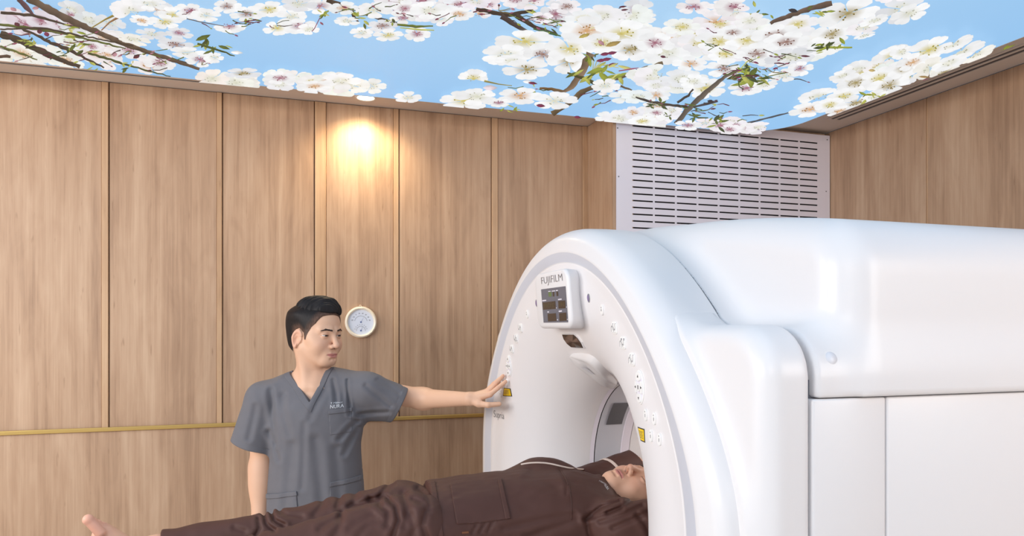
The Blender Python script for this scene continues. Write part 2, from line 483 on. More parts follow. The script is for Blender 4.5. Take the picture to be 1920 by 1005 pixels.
def dial_text(items, size, name):
    V, Fc = [], []
    for s_, cx, cz in items:
        vs, fs = text_mesh(s_, size, lambda x, y: (tx+cx+x, yd, tz+cz-size*0.35+y), None, 'num', None, align='CENTER')
        o0 = len(V); V += vs; Fc += [tuple(i+o0 for i in f) for f in fs]
    mesh_obj(name, V, Fc, M['dark_mark' if size > 0.008 else 'grey_mark'], t, False)
its = []
for i, s_ in enumerate(['-20', '-10', '0', '10', '20', '30', '40', '50']):
    a = math.radians(-77+22*i); its.append((s_, math.sin(a)*0.043, math.cos(a)*0.043))
dial_text(its, 0.0082, 'temperature_numerals')
its = []
for i, s_ in enumerate(['20', '30', '40', '50', '60', '70', '80', '90']):
    a = math.radians(-74+21*i); its.append((s_, math.sin(a)*0.0295, -0.041+math.cos(a)*0.0295))
dial_text(its, 0.0056, 'humidity_numerals')
for nm, cx, cz, ln, dg in (('temperature_needle', 0, 0, 0.026, 30), ('humidity_needle', 0, -0.041, 0.022, 24)):
    bm = bmesh.new(); a = math.radians(dg); d = Vector((math.sin(a), math.cos(a))); p = Vector((-d.y, d.x)); o_ = Vector((cx, cz))
    dq(bm, [o_+p*0.0007, o_-p*0.0007, o_+d*ln-p*0.0002, o_+d*ln+p*0.0002], yd-0.0012)
    n = 20; dq(bm, [o_+Vector((math.cos(6.2832*i/n), math.sin(6.2832*i/n)))*0.0042 for i in range(n)], yd-0.0014)
    bm_obj(nm, bm, M['blue_mark'], t)
lathe('hanging_loop', [(-0.004, 0.003), (-0.006, 0.005), (-0.003, 0.006)], M['rim'], t, (tx-0.002, YW-0.004, tz+R0+0.0015), 'y', 20)
# ================================================================== glowing ceiling print of cherry blossom
ZP = 1.02; PX0, PX1, PY0, PY1, PR = -2.9, 2.485, -1.9, 3.238, 0.27
panel = empty('ceiling_lightbox', (0, 1.0, ZP))
tag(panel, 'large glowing ceiling lightbox printed with white cherry blossom on blue sky', 'ceiling lightbox')
def rrect(x0, x1, y0, y1, r, n=16):
    out = []
    for cx, cy, a0 in ((x1-r, y1-r, 0), (x0+r, y1-r, 90), (x0+r, y0+r, 180), (x1-r, y0+r, 270)):
        for i in range(n+1):
            a = math.radians(a0+90*i/n); out.append((cx+r*math.cos(a), cy+r*math.sin(a)))
    return out
ol = rrect(PX0, PX1, PY0, PY1, PR); n = len(ol)
def offs(d): return rrect(PX0-d, PX1+d, PY0-d, PY1+d, PR+d)
rings = [(offs(-0.001), ZP-0.0005), (offs(0.003), ZP-0.001), (offs(0.0045), ZP+0.002), (offs(0.0045), ZP+0.008), (offs(0.0), ZP+0.011), (offs(-0.12), ZP+0.012), (offs(-0.12), ZC)]
vs, fs = [], []
for rg, z in rings: vs += [(x, y, z) for x, y in rg]
for k in range(len(rings)-1):
    for i in range(n):
        j = (i+1) % n; fs.append((k*n+i, k*n+j, (k+1)*n+j, (k+1)*n+i))
mesh_obj('rim', vs, fs, M['soffit'], panel, False)
def glow_mat(name, attr=True):
    m, nt, b = new_mat(name)
    b.inputs['Base Color'].default_value = (0.02, 0.02, 0.02, 1); b.inputs['Roughness'].default_value = 0.55
    b.inputs['Specular IOR Level'].default_value = 0.2
    at = nt.nodes.new('ShaderNodeAttribute'); at.attribute_name = 'Col'
    nt.links.new(at.outputs['Color'], b.inputs['Emission Color']); b.inputs['Emission Strength'].default_value = 1.0
    return m
M['print'] = glow_mat('backlit print')
# sky of the print: blue, a little paler in places
NX, NY = 60, 50
vs, fs, cl = [], [], []
inner = rrect(PX0, PX1, PY0, PY1, PR, 16)
cxm, cym = (PX0+PX1)/2, (PY0+PY1)/2
for k in range(25):
    s_ = k/24.0
    for x, y in inner: vs.append((cxm+(x-cxm)*s_, cym+(y-cym)*s_, ZP))
va = np.array(vs)
for k in range(24):
    for i in range(n):
        j = (i+1) % n; fs.append((k*n+j, k*n+i, (k+1)*n+i, (k+1)*n+j))
A_, B_ = np.array(srgb(137, 190, 237)), np.array(srgb(182, 216, 243))
q = vnoise(va*np.array([1, 1, 0])+3.0, 0.75, 4)[:, None]
pale = np.exp(-(((va[:, 0]-1.2)/1.3)**2+((va[:, 1]-2.2)/1.2)**2))[:, None]
cl = A_+(B_-A_)*np.clip(0.55*q+0.55*pale, 0, 1)
mesh_obj('sky_print', vs, fs, M['print'], panel, True, None, cl)

rnd = random.Random(11)
PV, PF, PC = [], [], []
layer = [0]
def up(u, v, dz=0.0):
    x, y, z = at_z(u, min(v, 330), ZP)
    x = min(max(x, PX0+0.002), PX1-0.002); y = min(max(y, PY0+0.002), PY1-0.002)
    cx_, cy_ = PX1-PR, PY1-PR
    if x > cx_ and y > cy_:
        d = math.hypot(x-cx_, y-cy_)
        if d > PR-0.002: x = cx_+(x-cx_)*(PR-0.002)/d; y = cy_+(y-cy_)*(PR-0.002)/d
    return (x, y, ZP-0.0006-layer[0]*1.2e-5-dz)
def fan(center, ring, cc, rc, dz=0.0, close=False):
    o = len(PV); PV.append(up(*center, dz)); PC.append(cc)
    for p, c_ in zip(ring, rc): PV.append(up(*p, dz)); PC.append(c_)
    m = len(ring)
    for i in range(m if close else m-1): PF.append((o, o+1+(i+1) % m, o+1+i))
def ribbon(pts, ws, col, jit=0.0, shade=0.35):
    layer[0] += 1
    # resample with a little knobbly jitter
    P2, W2 = [], []
    for i in range(len(pts)-1):
        m = max(2, int(math.hypot(pts[i+1][0]-pts[i][0], pts[i+1][1]-pts[i][1])/7))
        for k in range(m):
            t_ = k/m
            P2.append((pts[i][0]+(pts[i+1][0]-pts[i][0])*t_+rnd.gauss(0, jit), pts[i][1]+(pts[i+1][1]-pts[i][1])*t_+rnd.gauss(0, jit*0.6)))
            W2.append(ws[i]+(ws[i+1]-ws[i])*t_)
    P2.append(pts[-1]); W2.append(ws[-1])
    o = len(PV); k = len(P2)
    for i, (p, w) in enumerate(zip(P2, W2)):
        a = P2[max(i-1, 0)]; b = P2[min(i+1, k-1)]
        dx, dy = b[0]-a[0], b[1]-a[1]; l = math.hypot(dx, dy) or 1; nx, ny = -dy/l, dx/l
        w = w*(1+rnd.uniform(-0.18, 0.18)*(1 if jit else 0))
        f_ = rnd.uniform(0.8, 1.2)
        for sgn, br in ((-1, 1+shade), (0, 1.0), (1, 1-shade)):
            PV.append(up(p[0]+nx*w*0.5*sgn, p[1]+ny*w*0.5*sgn)); PC.append(tuple(c_*br*f_ for c_ in col))
    for i in range(k-1):
        for s2 in (0, 1):
            PF.append((o+i*3+s2, o+i*3+s2+1, o+i*3+s2+4, o+i*3+s2+3))
PETAL = [(0.10, 0.03), (0.28, 0.17), (0.52, 0.32), (0.76, 0.375), (0.93, 0.29), (1.0, 0.12), (0.95, 0.0)]
PETAL = PETAL+[(a, -b) for a, b in PETAL[-2::-1]]
WHITE = np.array(srgb(250, 251, 252))
CENT = {'y': srgb(212, 196, 84), 'p': srgb(156, 64, 96), 'b': srgb(142, 92, 74), 'w': srgb(224, 224, 200), 'o': srgb(216, 160, 92), 'd': srgb(158, 136, 48)}
def flower(u, v, w, h, c='w', tint=(1, 1, 1), rot=None, side=False, n=5):
    layer[0] += 2
    rot = rnd.uniform(0, 6.28) if rot is None else rot
    cc = np.array(CENT[c]); base = WHITE*np.array(tint)
    sx, sy = w/2*1.08, h/2*1.12
    sx *= 1.06; sy *= 1.06
    tl = -0.38*min(1, max(0, (u-1330)/400))+0.34*min(1, max(0, (420-u)/300)); ct, sn = math.cos(tl), math.sin(tl)
    def pt(x, y): return (u+x*ct-y*sn, v+x*sn+y*ct)
    order = list(range(n)); rnd.shuffle(order)
    span = 6.2832/n if not side else 0.62
    lean = rnd.uniform(-0.25, 0.25), rnd.uniform(-0.3, 0.15)
    for idx, k in enumerate(order):
        a = rot+k*span+rnd.uniform(-0.1, 0.1); ln = rnd.uniform(0.88, 1.06)
        br = rnd.uniform(0.87, 1.0); wd = rnd.uniform(1.0, 1.25)
        ring, rc = [], []
        for (l, s_) in PETAL:
            l2 = l*ln; s2 = s_*wd+rnd.uniform(-0.012, 0.012)
            x = math.cos(a)*l2-math.sin(a)*s2; y = math.sin(a)*l2+math.cos(a)*s2
            ring.append(pt(x*sx, y*sy))
            tt = min(1, max(0, (l-0.05)/0.45))**0.7
            edge = 0.93+0.07*(abs(s_)/0.375)
            rc.append(tuple((cc*(1-tt)+base*tt)*br*edge))
        m0 = pt(math.cos(a)*0.55*sx*ln, math.sin(a)*0.55*sy*ln)
        fan(m0, ring, tuple(base*br*0.97), rc, 2e-6*idx, True)
    # throat and stamens
    layer[0] += 1
    ring = [pt(0.15*sx*math.cos(i*0.7854), 0.15*sy*math.sin(i*0.7854)) for i in range(8)]
    if c != 'w' or rnd.random() < 0.5:
        fan((u, v), ring, tuple(cc*0.75), [tuple(cc*0.6+base*0.3)]*8, 0, True)
    ns = 0 if w < 22 else rnd.randint(6, 11)
    dk = cc*0.55
    for i in range(ns):
        a = rnd.uniform(0, 6.28); l = rnd.uniform(0.22, 0.42)
        x1, y1 = pt(math.cos(a)*l*sx, math.sin(a)*l*sy); t_ = max(0.5, w/110)
        px, py = -math.sin(a)*t_*0.5, math.cos(a)*t_*0.5
        o = len(PV)
        for p in ((u-px, v-py), (u+px, v+py), (x1+px, y1+py), (x1-px, y1-py)): PV.append(up(*p)); PC.append(tuple(cc*0.85+0.1))
        PF.append((o+3, o+2, o+1, o))
        rr = max(0.9, w/52)
        fan((x1, y1), [(x1+rr*math.cos(j*1.0472), y1+rr*0.8*math.sin(j*1.0472)) for j in range(6)], tuple(dk), [tuple(dk)]*6, 1e-6, True)
LEAF = [(0, 0), (0.25, 0.16), (0.55, 0.2), (0.8, 0.11), (1, 0), (0.8, -0.11), (0.55, -0.2), (0.25, -0.16)]
def leaf(u, v, l, a, col, fat=1.0):
    layer[0] += 1; ring = []
    for x, y in LEAF:
        y *= fat; ring.append((u+(math.cos(a)*x-math.sin(a)*y)*l, v+(math.sin(a)*x+math.cos(a)*y)*l*0.62))
    c1 = tuple(c_*0.62 for c_ in col)
    fan((u+math.cos(a)*l*0.5, v+math.sin(a)*l*0.31), ring, col, [col, col, col, c1, c1, c1, c1, c1], 0, True)
GR = [srgb(150, 160, 60), srgb(184, 186, 92), srgb(96, 108, 42), srgb(70, 82, 40), srgb(205, 200, 120)]
BR = [srgb(84, 66, 52), srgb(62, 52, 42), srgb(96, 80, 60)]
PK = [srgb(128, 52, 84), srgb(150, 82, 104), srgb(190, 140, 150), srgb(96, 44, 58)]
def tuft(u, v, r, k, cols):
    for i in range(k):
        leaf(u+rnd.gauss(0, r*0.35), v+rnd.gauss(0, r*0.2), rnd.uniform(0.4, 1.0)*r, rnd.uniform(0, 6.28), rnd.choice(cols), rnd.uniform(0.5, 1.0))
def buds(u, v, r, k):
    for i in range(k):
        a = rnd.uniform(-0.6, 2.4); x, y = u+math.cos(a)*r*rnd.uniform(0.6, 1), v-math.sin(a)*r*0.5
        ribbon([(u, v), ((u+x)/2, (v+y)/2+1), (x, y)], [1.3, 1.2, 1.2], srgb(120, 110, 70)); leaf(x, y, r*0.35, a, rnd.choice(PK), 1.2)
def scatter(u0, v0, u1, v1, k, w, cs, tint=(1, 1, 1), spread=0.5):
    for i in range(k):
        t_ = rnd.random(); uu = u0+(u1-u0)*t_+rnd.gauss(0, w*spread); vv = v0+(v1-v0)*t_+rnd.gauss(0, w*spread*0.38)
        s_ = rnd.uniform(0.75, 1.15)*w
        tn = tuple(tt*rnd.uniform(0.94, 1.0) for tt in tint)
        flower(uu, vv, s_, s_*rnd.uniform(0.40, 0.55), rnd.choice(cs), tn, side=rnd.random() < 0.2)
def twigs(u0, v0, u1, v1, k, sp=18, cols=None):
    for i in range(k):
        t_ = rnd.random(); x, y = u0+(u1-u0)*t_+rnd.gauss(0, sp), v0+(v1-v0)*t_+rnd.gauss(0, sp*0.4)
        a = rnd.uniform(-0.9, 0.9)+(math.pi if rnd.random() < 0.5 else 0); l = rnd.uniform(12, 34)
        x2, y2 = x+math.cos(a)*l, y+math.sin(a)*l*0.5
        c_ = rnd.choice(cols or [BR[1], GR[3], PK[3], GR[2]]); ribbon([(x, y), ((x+x2)/2, (y+y2)/2+rnd.uniform(-3, 3)), (x2, y2)], [rnd.uniform(1.2, 2.4), 1.6, 1.0], c_, 0.3)
        if rnd.random() < 0.7: leaf(x2, y2, rnd.uniform(6, 13), a, rnd.choice(PK+GR[:2]), 1.1)
CRM, GRY, PNK = (1, 0.97, 0.9), (0.84, 0.85, 0.88), (0.98, 0.94, 0.96)
# ---- the far left mass of shaded blossom and boughs
scatter(0, 38, 190, 55, 14, 62, 'pbw', (0.86, 0.80, 0.85)); scatter(10, 96, 110, 104, 14, 60, 'wo', CRM)
scatter(120, 70, 330, 112, 22, 60, 'pbwo', (0.95, 0.93, 0.92)); scatter(90, 20, 190, 42, 6, 52, 'pw', GRY)
ribbon([(0, 22), (60, 27), (100, 38), (150, 52)], [5, 5, 4, 2], BR[1], 0.6)
ribbon([(0, 44), (60, 52), (120, 62), (190, 78), (235, 90)], [5, 5, 4, 4, 2], srgb(86, 92, 44), 0.8)
ribbon([(0, 62), (40, 76), (100, 106), (150, 124)], [13, 12, 10, 7], BR[1], 0.8)
ribbon([(40, 52), (90, 76), (130, 92), (160, 108), (195, 126)], [4, 6, 7, 5, 3], BR[1], 1.0)
ribbon([(165, 98), (230, 118), (280, 132), (320, 142)], [5, 4, 3, 2], srgb(70, 78, 40), 0.8)
tuft(55, 78, 26, 7, GR[:3]); tuft(130, 58, 34, 8, GR[:2]+GR[4:]); tuft(150, 88, 28, 8, GR); tuft(245, 122, 22, 6, GR); tuft(180, 125, 18, 5, GR[:3]); tuft(110, 96, 25, 5, GR[2:4])
for p in ((75, 62), (85, 58), (28, 40), (215, 105), (250, 108), (20, 12), (60, 15)): leaf(p[0], p[1], 16, rnd.uniform(0, 6), rnd.choice(PK), 1.6)
ribbon([(52, -6), (88, 14), (130, 36), (185, 60), (240, 83), (290, 100), (340, 116), (374, 128)], [15, 14, 12, 10, 9, 8, 7, 5], srgb(92, 76, 62), 0.7)
ribbon([(35, -4), (50, 12), (62, 25)], [10, 9, 3], srgb(86, 60, 66), 0.5)
for f_ in [(285, 62, 52, 18, 'w', GRY), (335, 60, 48, 20, 'p', GRY), (330, 82, 66, 24, 'b', GRY), (352, 97, 62, 20, 'w'), (375, 110, 52, 24, 'p'), (402, 106, 36, 18, 'w'), (250, 72, 60, 18, 'w', CRM)]: flower(*f_)
leaf(432, 96, 24, 0.1, tuple(WHITE), 1.2); tuft(392, 82, 34, 10, GR[1:4]); ribbon([(370, 80), (410, 92), (440, 103)], [4, 4, 2], GR[3], 0.6); buds(378, 120, 18, 3)
ribbon([(172, 50), (198, 34), (215, 26)], [2, 3, 5], srgb(150, 130, 60)); ribbon([(190, 55), (205, 40), (222, 30)], [2, 3, 5], srgb(140, 104, 70))
twigs(10, 60, 330, 110, 26, 26); twigs(0, 90, 200, 110, 12, 20); ribbon([(0, 84), (45, 100), (70, 110)], [4, 4, 2], srgb(96, 100, 50), 0.6); ribbon([(0, 52), (80, 50), (160, 66), (250, 84)], [3, 4, 3, 2], BR[1], 0.8)
# ---- the top row
for f_ in [(248, 20, 76, 40, 'w', (1, 0.98, 0.98), 2.8, True), (266, 36, 46, 18, 'o'), (300, 14, 48, 24, 'o', GRY), (282, 4, 60, 22, 'w'), (325, 25, 56, 24, 'y'), (310, 38, 56, 24, 'y'), (357, 18, 54, 26, 'p'), (385, 26, 50, 22, 'w'), (425, 9, 50, 26, 'b'), (430, 46, 54, 24, 'p', (1, 1, 1), 0.2, True), (462, 23, 54, 26, 'b'), (505, 15, 60, 26, 'y'), (520, 50, 48, 26, 'y'), (548, 28, 54, 28, 'w'), (562, 46, 62, 26, 'p'), (578, 52, 40, 20, 'w'), (600, 8, 60, 26, 'p'), (560, 5, 60, 26, 'w', GRY)]: flower(*f_)
tuft(465, 38, 22, 5, GR); ribbon([(350, 32), (375, 38), (420, 46)], [1.6, 1.6, 1.2], BR[0]); ribbon([(600, 30), (590, 50), (585, 56)], [1.5, 1.5, 1.5], PK[0]); leaf(600, 38, 12, 1.0, PK[1], 1)
tuft(610, 24, 20, 6, GR)
ribbon([(612, -4), (640, 6), (668, 14), (705, 30), (748, 42)], [8, 8, 8, 7, 4], BR[1], 0.9); ribbon([(660, 14), (664, 30), (672, 38)], [6, 6, 3], BR[1], 0.6)
scatter(690, 4, 900, 14, 17, 56, 'pwo', (0.97, 0.95, 0.97)); scatter(900, 2, 1060, 12, 9, 54, 'pw', PNK)
for f_ in [(650, 36, 46, 16, 'w'), (678, 58, 40, 20, 'w'), (718, 45, 54, 22, 'b', GRY), (728, 63, 50, 20, 'y'), (782, 60, 44, 26, 'p'), (700, 15, 60, 28, 'w'), (760, 12, 50, 26, 'p'), (805, 16, 70, 30, 'w'), (862, 22, 54, 24, 'o')]: flower(*f_)
tuft(676, 33, 20, 7, GR); tuft(735, 30, 20, 5, GR); ribbon([(745, 42), (780, 46), (812, 45)], [4, 5, 2], GR[2], 0.4); ribbon([(750, 48), (790, 52), (814, 53)], [2, 3, 2], GR[1], 0.3)
ribbon([(893, 12), (925, 20), (955, 24), (1000, 16)], [7, 8, 9, 5], BR[1], 0.9); ribbon([(940, 26), (965, 42), (1000, 64)], [10, 10, 8], srgb(66, 56, 52), 0.8)
ribbon([(968, 26), (1005, 48), (1045, 62)], [9, 8, 5], BR[1], 0.8); ribbon([(1000, 50), (1030, 58), (1052, 64)], [3, 5, 2], srgb(64, 96, 50))
tuft(1000, 20, 26, 8, GR); tuft(1030, 48, 26, 7, GR); buds(935, 16, 26, 4); buds(1020, 36, 22, 6)
for f_ in [(1042, 22, 60, 42, 'p', GRY), (1062, 8, 50, 26, 'b', PNK), (1015, 30, 40, 20, 'p', PNK), (1195, 14, 60, 36, 'p', GRY), (1205, 30, 50, 22, 'w')]: flower(*f_)
for i in range(6): ribbon([(1112, 33), (1140, 24-i*4+4), (1165+i*3, 8+i*6)], [1.4, 1.4, 1.6], BR[1]); leaf(1160+i*3, 9+i*6, 16, -0.2, PK[3], 0.9)
tuft(1118, 32, 16, 5, GR)
twigs(300, 30, 590, 36, 12, 22); twigs(640, 18, 900, 22, 14, 20); twigs(940, 22, 1060, 40, 14, 18)
# ---- the big central cluster
ribbon([(1214, 50), (1250, 55), (1290, 58)], [5, 4, 3], BR[1], 0.6); tuft(1255, 62, 22, 5, GR[2:])
scatter(1080, 45, 1220, 45, 14, 80, 'yww', (1, 1, 1), 0.35); scatter(1210, 70, 1290, 85, 9, 78, 'ywo', (1, 1, 1), 0.4)
for f_ in [(985, 73, 100, 42, 'y'), (950, 98, 84, 36, 'w', (1, 1, 1), 2.5), (960, 110, 60, 22, 'w', (1, 1, 1), 2.7, True), (1018, 97, 66, 34, 'b'), (988, 126, 80, 34, 'd'), (1065, 110, 68, 42, 'd'), (1068, 87, 84, 44, 'y'), (1100, 52, 100, 46, 'o'), (1165, 58, 100, 46, 'y'), (1180, 88, 76, 40, 'd'), (1130, 75, 70, 36, 'y'), (1250, 92, 80, 44, 'w'), (1228, 75, 70, 36, 'p')]: flower(*f_)
leaf(1085, 66, 26, -0.6, srgb(190, 170, 90), 1); leaf(1135, 82, 34, -0.5, srgb(176, 150, 86), 1); leaf(1122, 70, 20, 1.0, PK[2], 1.2); leaf(1238, 100, 12, 0.4, PK[3], 1.6)
ribbon([(1108, 96), (1098, 118), (1084, 140), (1072, 158), (1056, 168)], [16, 15, 13, 10, 6], srgb(120, 100, 80), 0.9)
ribbon([(1033, 210), (1060, 194), (1092, 168), (1120, 154), (1180, 134), (1243, 113)], [10, 10, 10, 9, 8, 7], srgb(98, 82, 58), 0.8)
ribbon([(1012, 162), (1035, 163), (1056, 168)], [4, 6, 6], srgb(110, 84, 52), 1.0); ribbon([(1064, 132), (1095, 142), (1122, 156)], [3, 7, 8], srgb(70, 70, 36), 0.9); ribbon([(1143, 152), (1165, 158), (1185, 165)], [4, 4, 3], BR[2], 0.7)
for i in range(7): ribbon([(1108, 140), (1112+i*3, 122-i), (1112+i*8, 104+i*3)], [1.4, 1.5, 1.5], srgb(190, 180, 110))
for p in ((1125, 98), (1138, 96), (1118, 110), (1128, 108), (1140, 118)): leaf(p[0], p[1], 20, -0.3, PK[0], 1.3)
tuft(1110, 132, 40, 14, [GR[0], GR[1], GR[4], GR[2]]); tuft(1150, 132, 40, 10, [GR[1], GR[4], GR[0]]); tuft(1105, 100, 20, 5, GR); tuft(1000, 164, 16, 4, GR[:2]); ribbon([(1160, 128), (1185, 124), (1198, 122)], [2, 3, 1], PK[1])
flower(888, 143, 52, 30, 'y', (1, 1, 1), 3.6, True); ribbon([(908, 147), (935, 153), (960, 156)], [4, 2, 1.5], srgb(150, 140, 80)); leaf(905, 160, 28, 0.0, srgb(236, 222, 230), 1.5); leaf(980, 148, 18, 0.1, tuple(WHITE), 1.5); leaf(990, 150, 18, 0.2, PK[0], 1.2)
twigs(1000, 160, 1280, 190, 16, 22)
# ---- the lower edge row
scatter(395, 140, 480, 148, 5, 54, 'wy', CRM, 0.2); scatter(500, 143, 700, 158, 16, 58, 'wwyo', (0.99, 0.98, 0.96), 0.25)
for f_ in [(525, 141, 56, 22, 'p'), (590, 156, 60, 18, 'o'), (455, 132, 60, 18, 'd', GRY), (640, 146, 66, 28, 'w'), (765, 178, 46, 20, 'w'), (870, 184, 90, 34, 'y'), (895, 176, 70, 30, 'w'), (975, 174, 78, 28, 'o'), (1040, 184, 76, 30, 'w'), (935, 188, 40, 16, 'p')]: flower(*f_)
tuft(952, 196, 22, 4, GR[:2]); tuft(975, 200, 18, 4, GR); leaf(1005, 192, 18, 0.2, PK[0], 1.5); leaf(1076, 214, 14, 0.2, PK[0], 1.5); leaf(1120, 170, 20, 0.1, PNK, 1.2)
scatter(1140, 165, 1200, 170, 4, 60, 'wo'); scatter(1205, 132, 1270, 160, 10, 66, 'ww', (0.97, 0.97, 0.97), 0.3); scatter(1120, 216, 1280, 222, 13, 54, 'wyp', (1, 1, 1), 0.25); scatter(1180, 200, 1270, 205, 6, 46, 'ow')
ribbon([(1192, 176), (1225, 186), (1262, 192), (1290, 196)], [3, 5, 5, 4], BR[1], 1.0); tuft(1232, 196, 24, 9, GR[2:4]); buds(1225, 190, 20, 4)
flower(1232, 206, 42, 18, 'p'); flower(1205, 222, 50, 20, 'y'); tuft(1250, 210, 14, 5, GR[2:4])
# ---- the right cluster
scatter(1290, 72, 1520, 84, 32, 80, 'ywwo', (0.99, 0.985, 0.98), 0.36); scatter(1300, 40, 1500, 46, 12, 66, 'wy', (1, 1, 1), 0.3)
for f_ in [(1295, 112, 60, 26, 'o'), (1357, 121, 62, 30, 'b'), (1350, 70, 84, 38, 'y'), (1400, 68, 80, 36, 'y'), (1375, 52, 56, 24, 'b'), (1455, 58, 88, 40, 'b'), (1475, 70, 84, 34, 'b'), (1420, 93, 72, 34, 'b'), (1360, 93, 66, 32, 'y'), (1480, 100, 90, 32, 'w', GRY), (1560, 55, 78, 34, 'd'), (1590, 16, 108, 46, 'd'), (1690, 8, 90, 42, 'w', GRY), (1705, 16, 70, 30, 'w'), (1620, 42, 66, 24, 'w', PNK), (1622, 58, 40, 10, 'w'), (1640, 30, 50, 18, 'w'), (1500, 121, 44, 26, 'p'), (1470, 134, 56, 22, 'w'), (1400, 158, 66, 26, 'p'), (1430, 152, 50, 20, 'w'), (1322, 158, 76, 36, 'y'), (1300, 145, 50, 22, 'w')]: flower(*f_)
ribbon([(1444, 34), (1480, 20), (1520, 6), (1560, -4)], [6, 9, 10, 10], srgb(100, 80, 66), 0.8); leaf(1478, 8, 20, 0.4, srgb(56, 52, 58), 1.6); tuft(1530, 12, 30, 6, GR[:3]); leaf(1400, 18, 24, 0.2, srgb(196, 190, 96), 1.4)
ribbon([(1388, 123), (1360, 136), (1343, 150), (1310, 178), (1288, 200), (1266, 226)], [5, 7, 8, 9, 9, 9], srgb(92, 82, 70), 0.9)
ribbon([(1300, 194), (1325, 188), (1346, 183)], [3, 5, 3], srgb(66, 58, 60)); leaf(1326, 182, 13, 0.3, srgb(56, 48, 54), 2)
ribbon([(1270, 186), (1290, 172), (1300, 160)], [4, 4, 3], BR[1], 0.6)
tuft(1405, 136, 42, 22, [GR[2], GR[3], GR[3], GR[0], GR[1]]); ribbon([(1384, 142), (1386, 155), (1395, 160)], [2, 2, 2], GR[3]); ribbon([(1388, 122), (1400, 108), (1410, 102)], [2, 2, 2], GR[1]); tuft(1395, 118, 16, 5, GR)
buds(1450, 128, 22, 5); buds(1370, 140, 18, 4); ribbon([(1420, 140), (1455, 132), (1475, 128)], [1.8, 1.8, 1.8], GR[2])
ribbon([(1530, 88), (1550, 80), (1598, 80)], [2, 5, 3], GR[0], 0.5); tuft(1545, 82, 26, 7, GR[1:4]); tuft(1568, 79, 26, 5, GR[:2]); leaf(1500, 96, 20, 0.1, PK[3], 0.8)
ribbon([(1376, 226), (1410, 222), (1440, 214), (1486, 203)], [3, 3.4, 3.4, 2], srgb(78, 80, 84), 0.5)
scatter(1290, 226, 1420, 232, 8, 44, 'wp', PNK, 0.2)
for f_ in [(1290, 228, 46, 18, 'p'), (1368, 236, 46, 18, 'p', PNK), (1425, 232, 50, 18, 'w', PNK, 2.6, True)]: flower(*f_)
tuft(1345, 226, 26, 9, [GR[2], GR[3], GR[0]]); tuft(1305, 212, 22, 7, GR[2:4]); ribbon([(1292, 208), (1310, 214), (1328, 214)], [2, 3, 2], GR[3])
twigs(1260, 60, 1520, 120, 20, 30); twigs(1270, 180, 1400, 225, 14, 18); twigs(1370, 125, 1470, 140, 12, 14)
# ---- the far right cluster
scatter(1600, 140, 1720, 135, 16, 66, 'yw', (0.99, 0.98, 0.96), 0.35)
for f_ in [(1675, 94, 74, 32, 'y', (1, 1, 1), 3.3, True), (1690, 88, 40, 24, 'w'), (1742, 84, 92, 36, 'y'), (1785, 74, 80, 22, 'w', (1, 1, 1), -0.3, True), (1800, 88, 90, 24, 'w', (1, 1, 1), -0.35, True), (1830, 92, 70, 20, 'w', CRM, -0.3, True), (1610, 122, 60, 32, 'w', (1, 1, 1), 3.0, True), (1580, 133, 50, 20, 'w'), (1605, 146, 66, 32, 'd'), (1650, 138, 72, 36, 'y'), (1668, 151, 76, 32, 'd'), (1695, 119, 66, 32, 'd'), (1712, 107, 60, 26, 'o'), (1745, 118, 70, 32, 'w', CRM), (1772, 126, 56, 22, 'd', CRM), (1780, 108, 70, 22, 'w'), (1582, 172, 62, 26, 'y'), (1535, 172, 76, 26, 'w', (1, 1, 1), 3.0, True), (1520, 197, 76, 24, 'o', (1, 1, 1), 3.0), (1556, 188, 56, 24, 'y'), (1606, 184, 66, 24, 'd'), (1575, 200, 50, 16, 'o'), (1640, 172, 50, 20, 'w')]: flower(*f_)
tuft(1628, 168, 24, 6, GR[:3]); tuft(1650, 172, 18, 5, GR[:2]); leaf(1722, 134, 22, 0.1, srgb(170, 140, 90), 0.8); leaf(1730, 142, 24, -0.2, PK[1], 1); leaf(1628, 122, 14, 0.1, srgb(204, 180, 120), 1.5)
for i in range(5): leaf(1882+rnd.uniform(-3, 3), 88, rnd.uniform(24, 34), -1.2+i*0.35, rnd.choice(GR[:2]), 1.0)
tuft(1425, 10, 26, 5, GR); scatter(1300, 4, 1420, 16, 5, 60, 'wp', PNK, 0.3)
# ---- blossom beyond the upper edge of the photograph, overhead
for (u0, v0, u1, v1, k, w) in [(-200, -60, 300, -90, 18, 80), (500, -120, 1000, -60, 20, 84), (1200, -90, 1700, -60, 18, 90), (-500, 40, -60, 90, 22, 70), (100, -300, 700, -220, 16, 120), (900, -330, 1500, -260, 16, 120), (-600, -200, -200, -120, 14, 100), (1750, -240, 2300, -120, 10, 110)]:
    ribbon([(u0-80, v0-20), ((u0+u1)/2, (v0+v1)/2+12), (u1+80, v1+5)], [14, 12, 6], BR[0], 1.0); scatter(u0, v0, u1, v1, k, w, 'ypwo', (1, 1, 1), 0.5)
    tuft((u0+u1)/2, (v0+v1)/2, 40, 8, GR)
mesh_obj('blossom_print', PV, PF, M['print'], panel, True, None, np.array(PC))
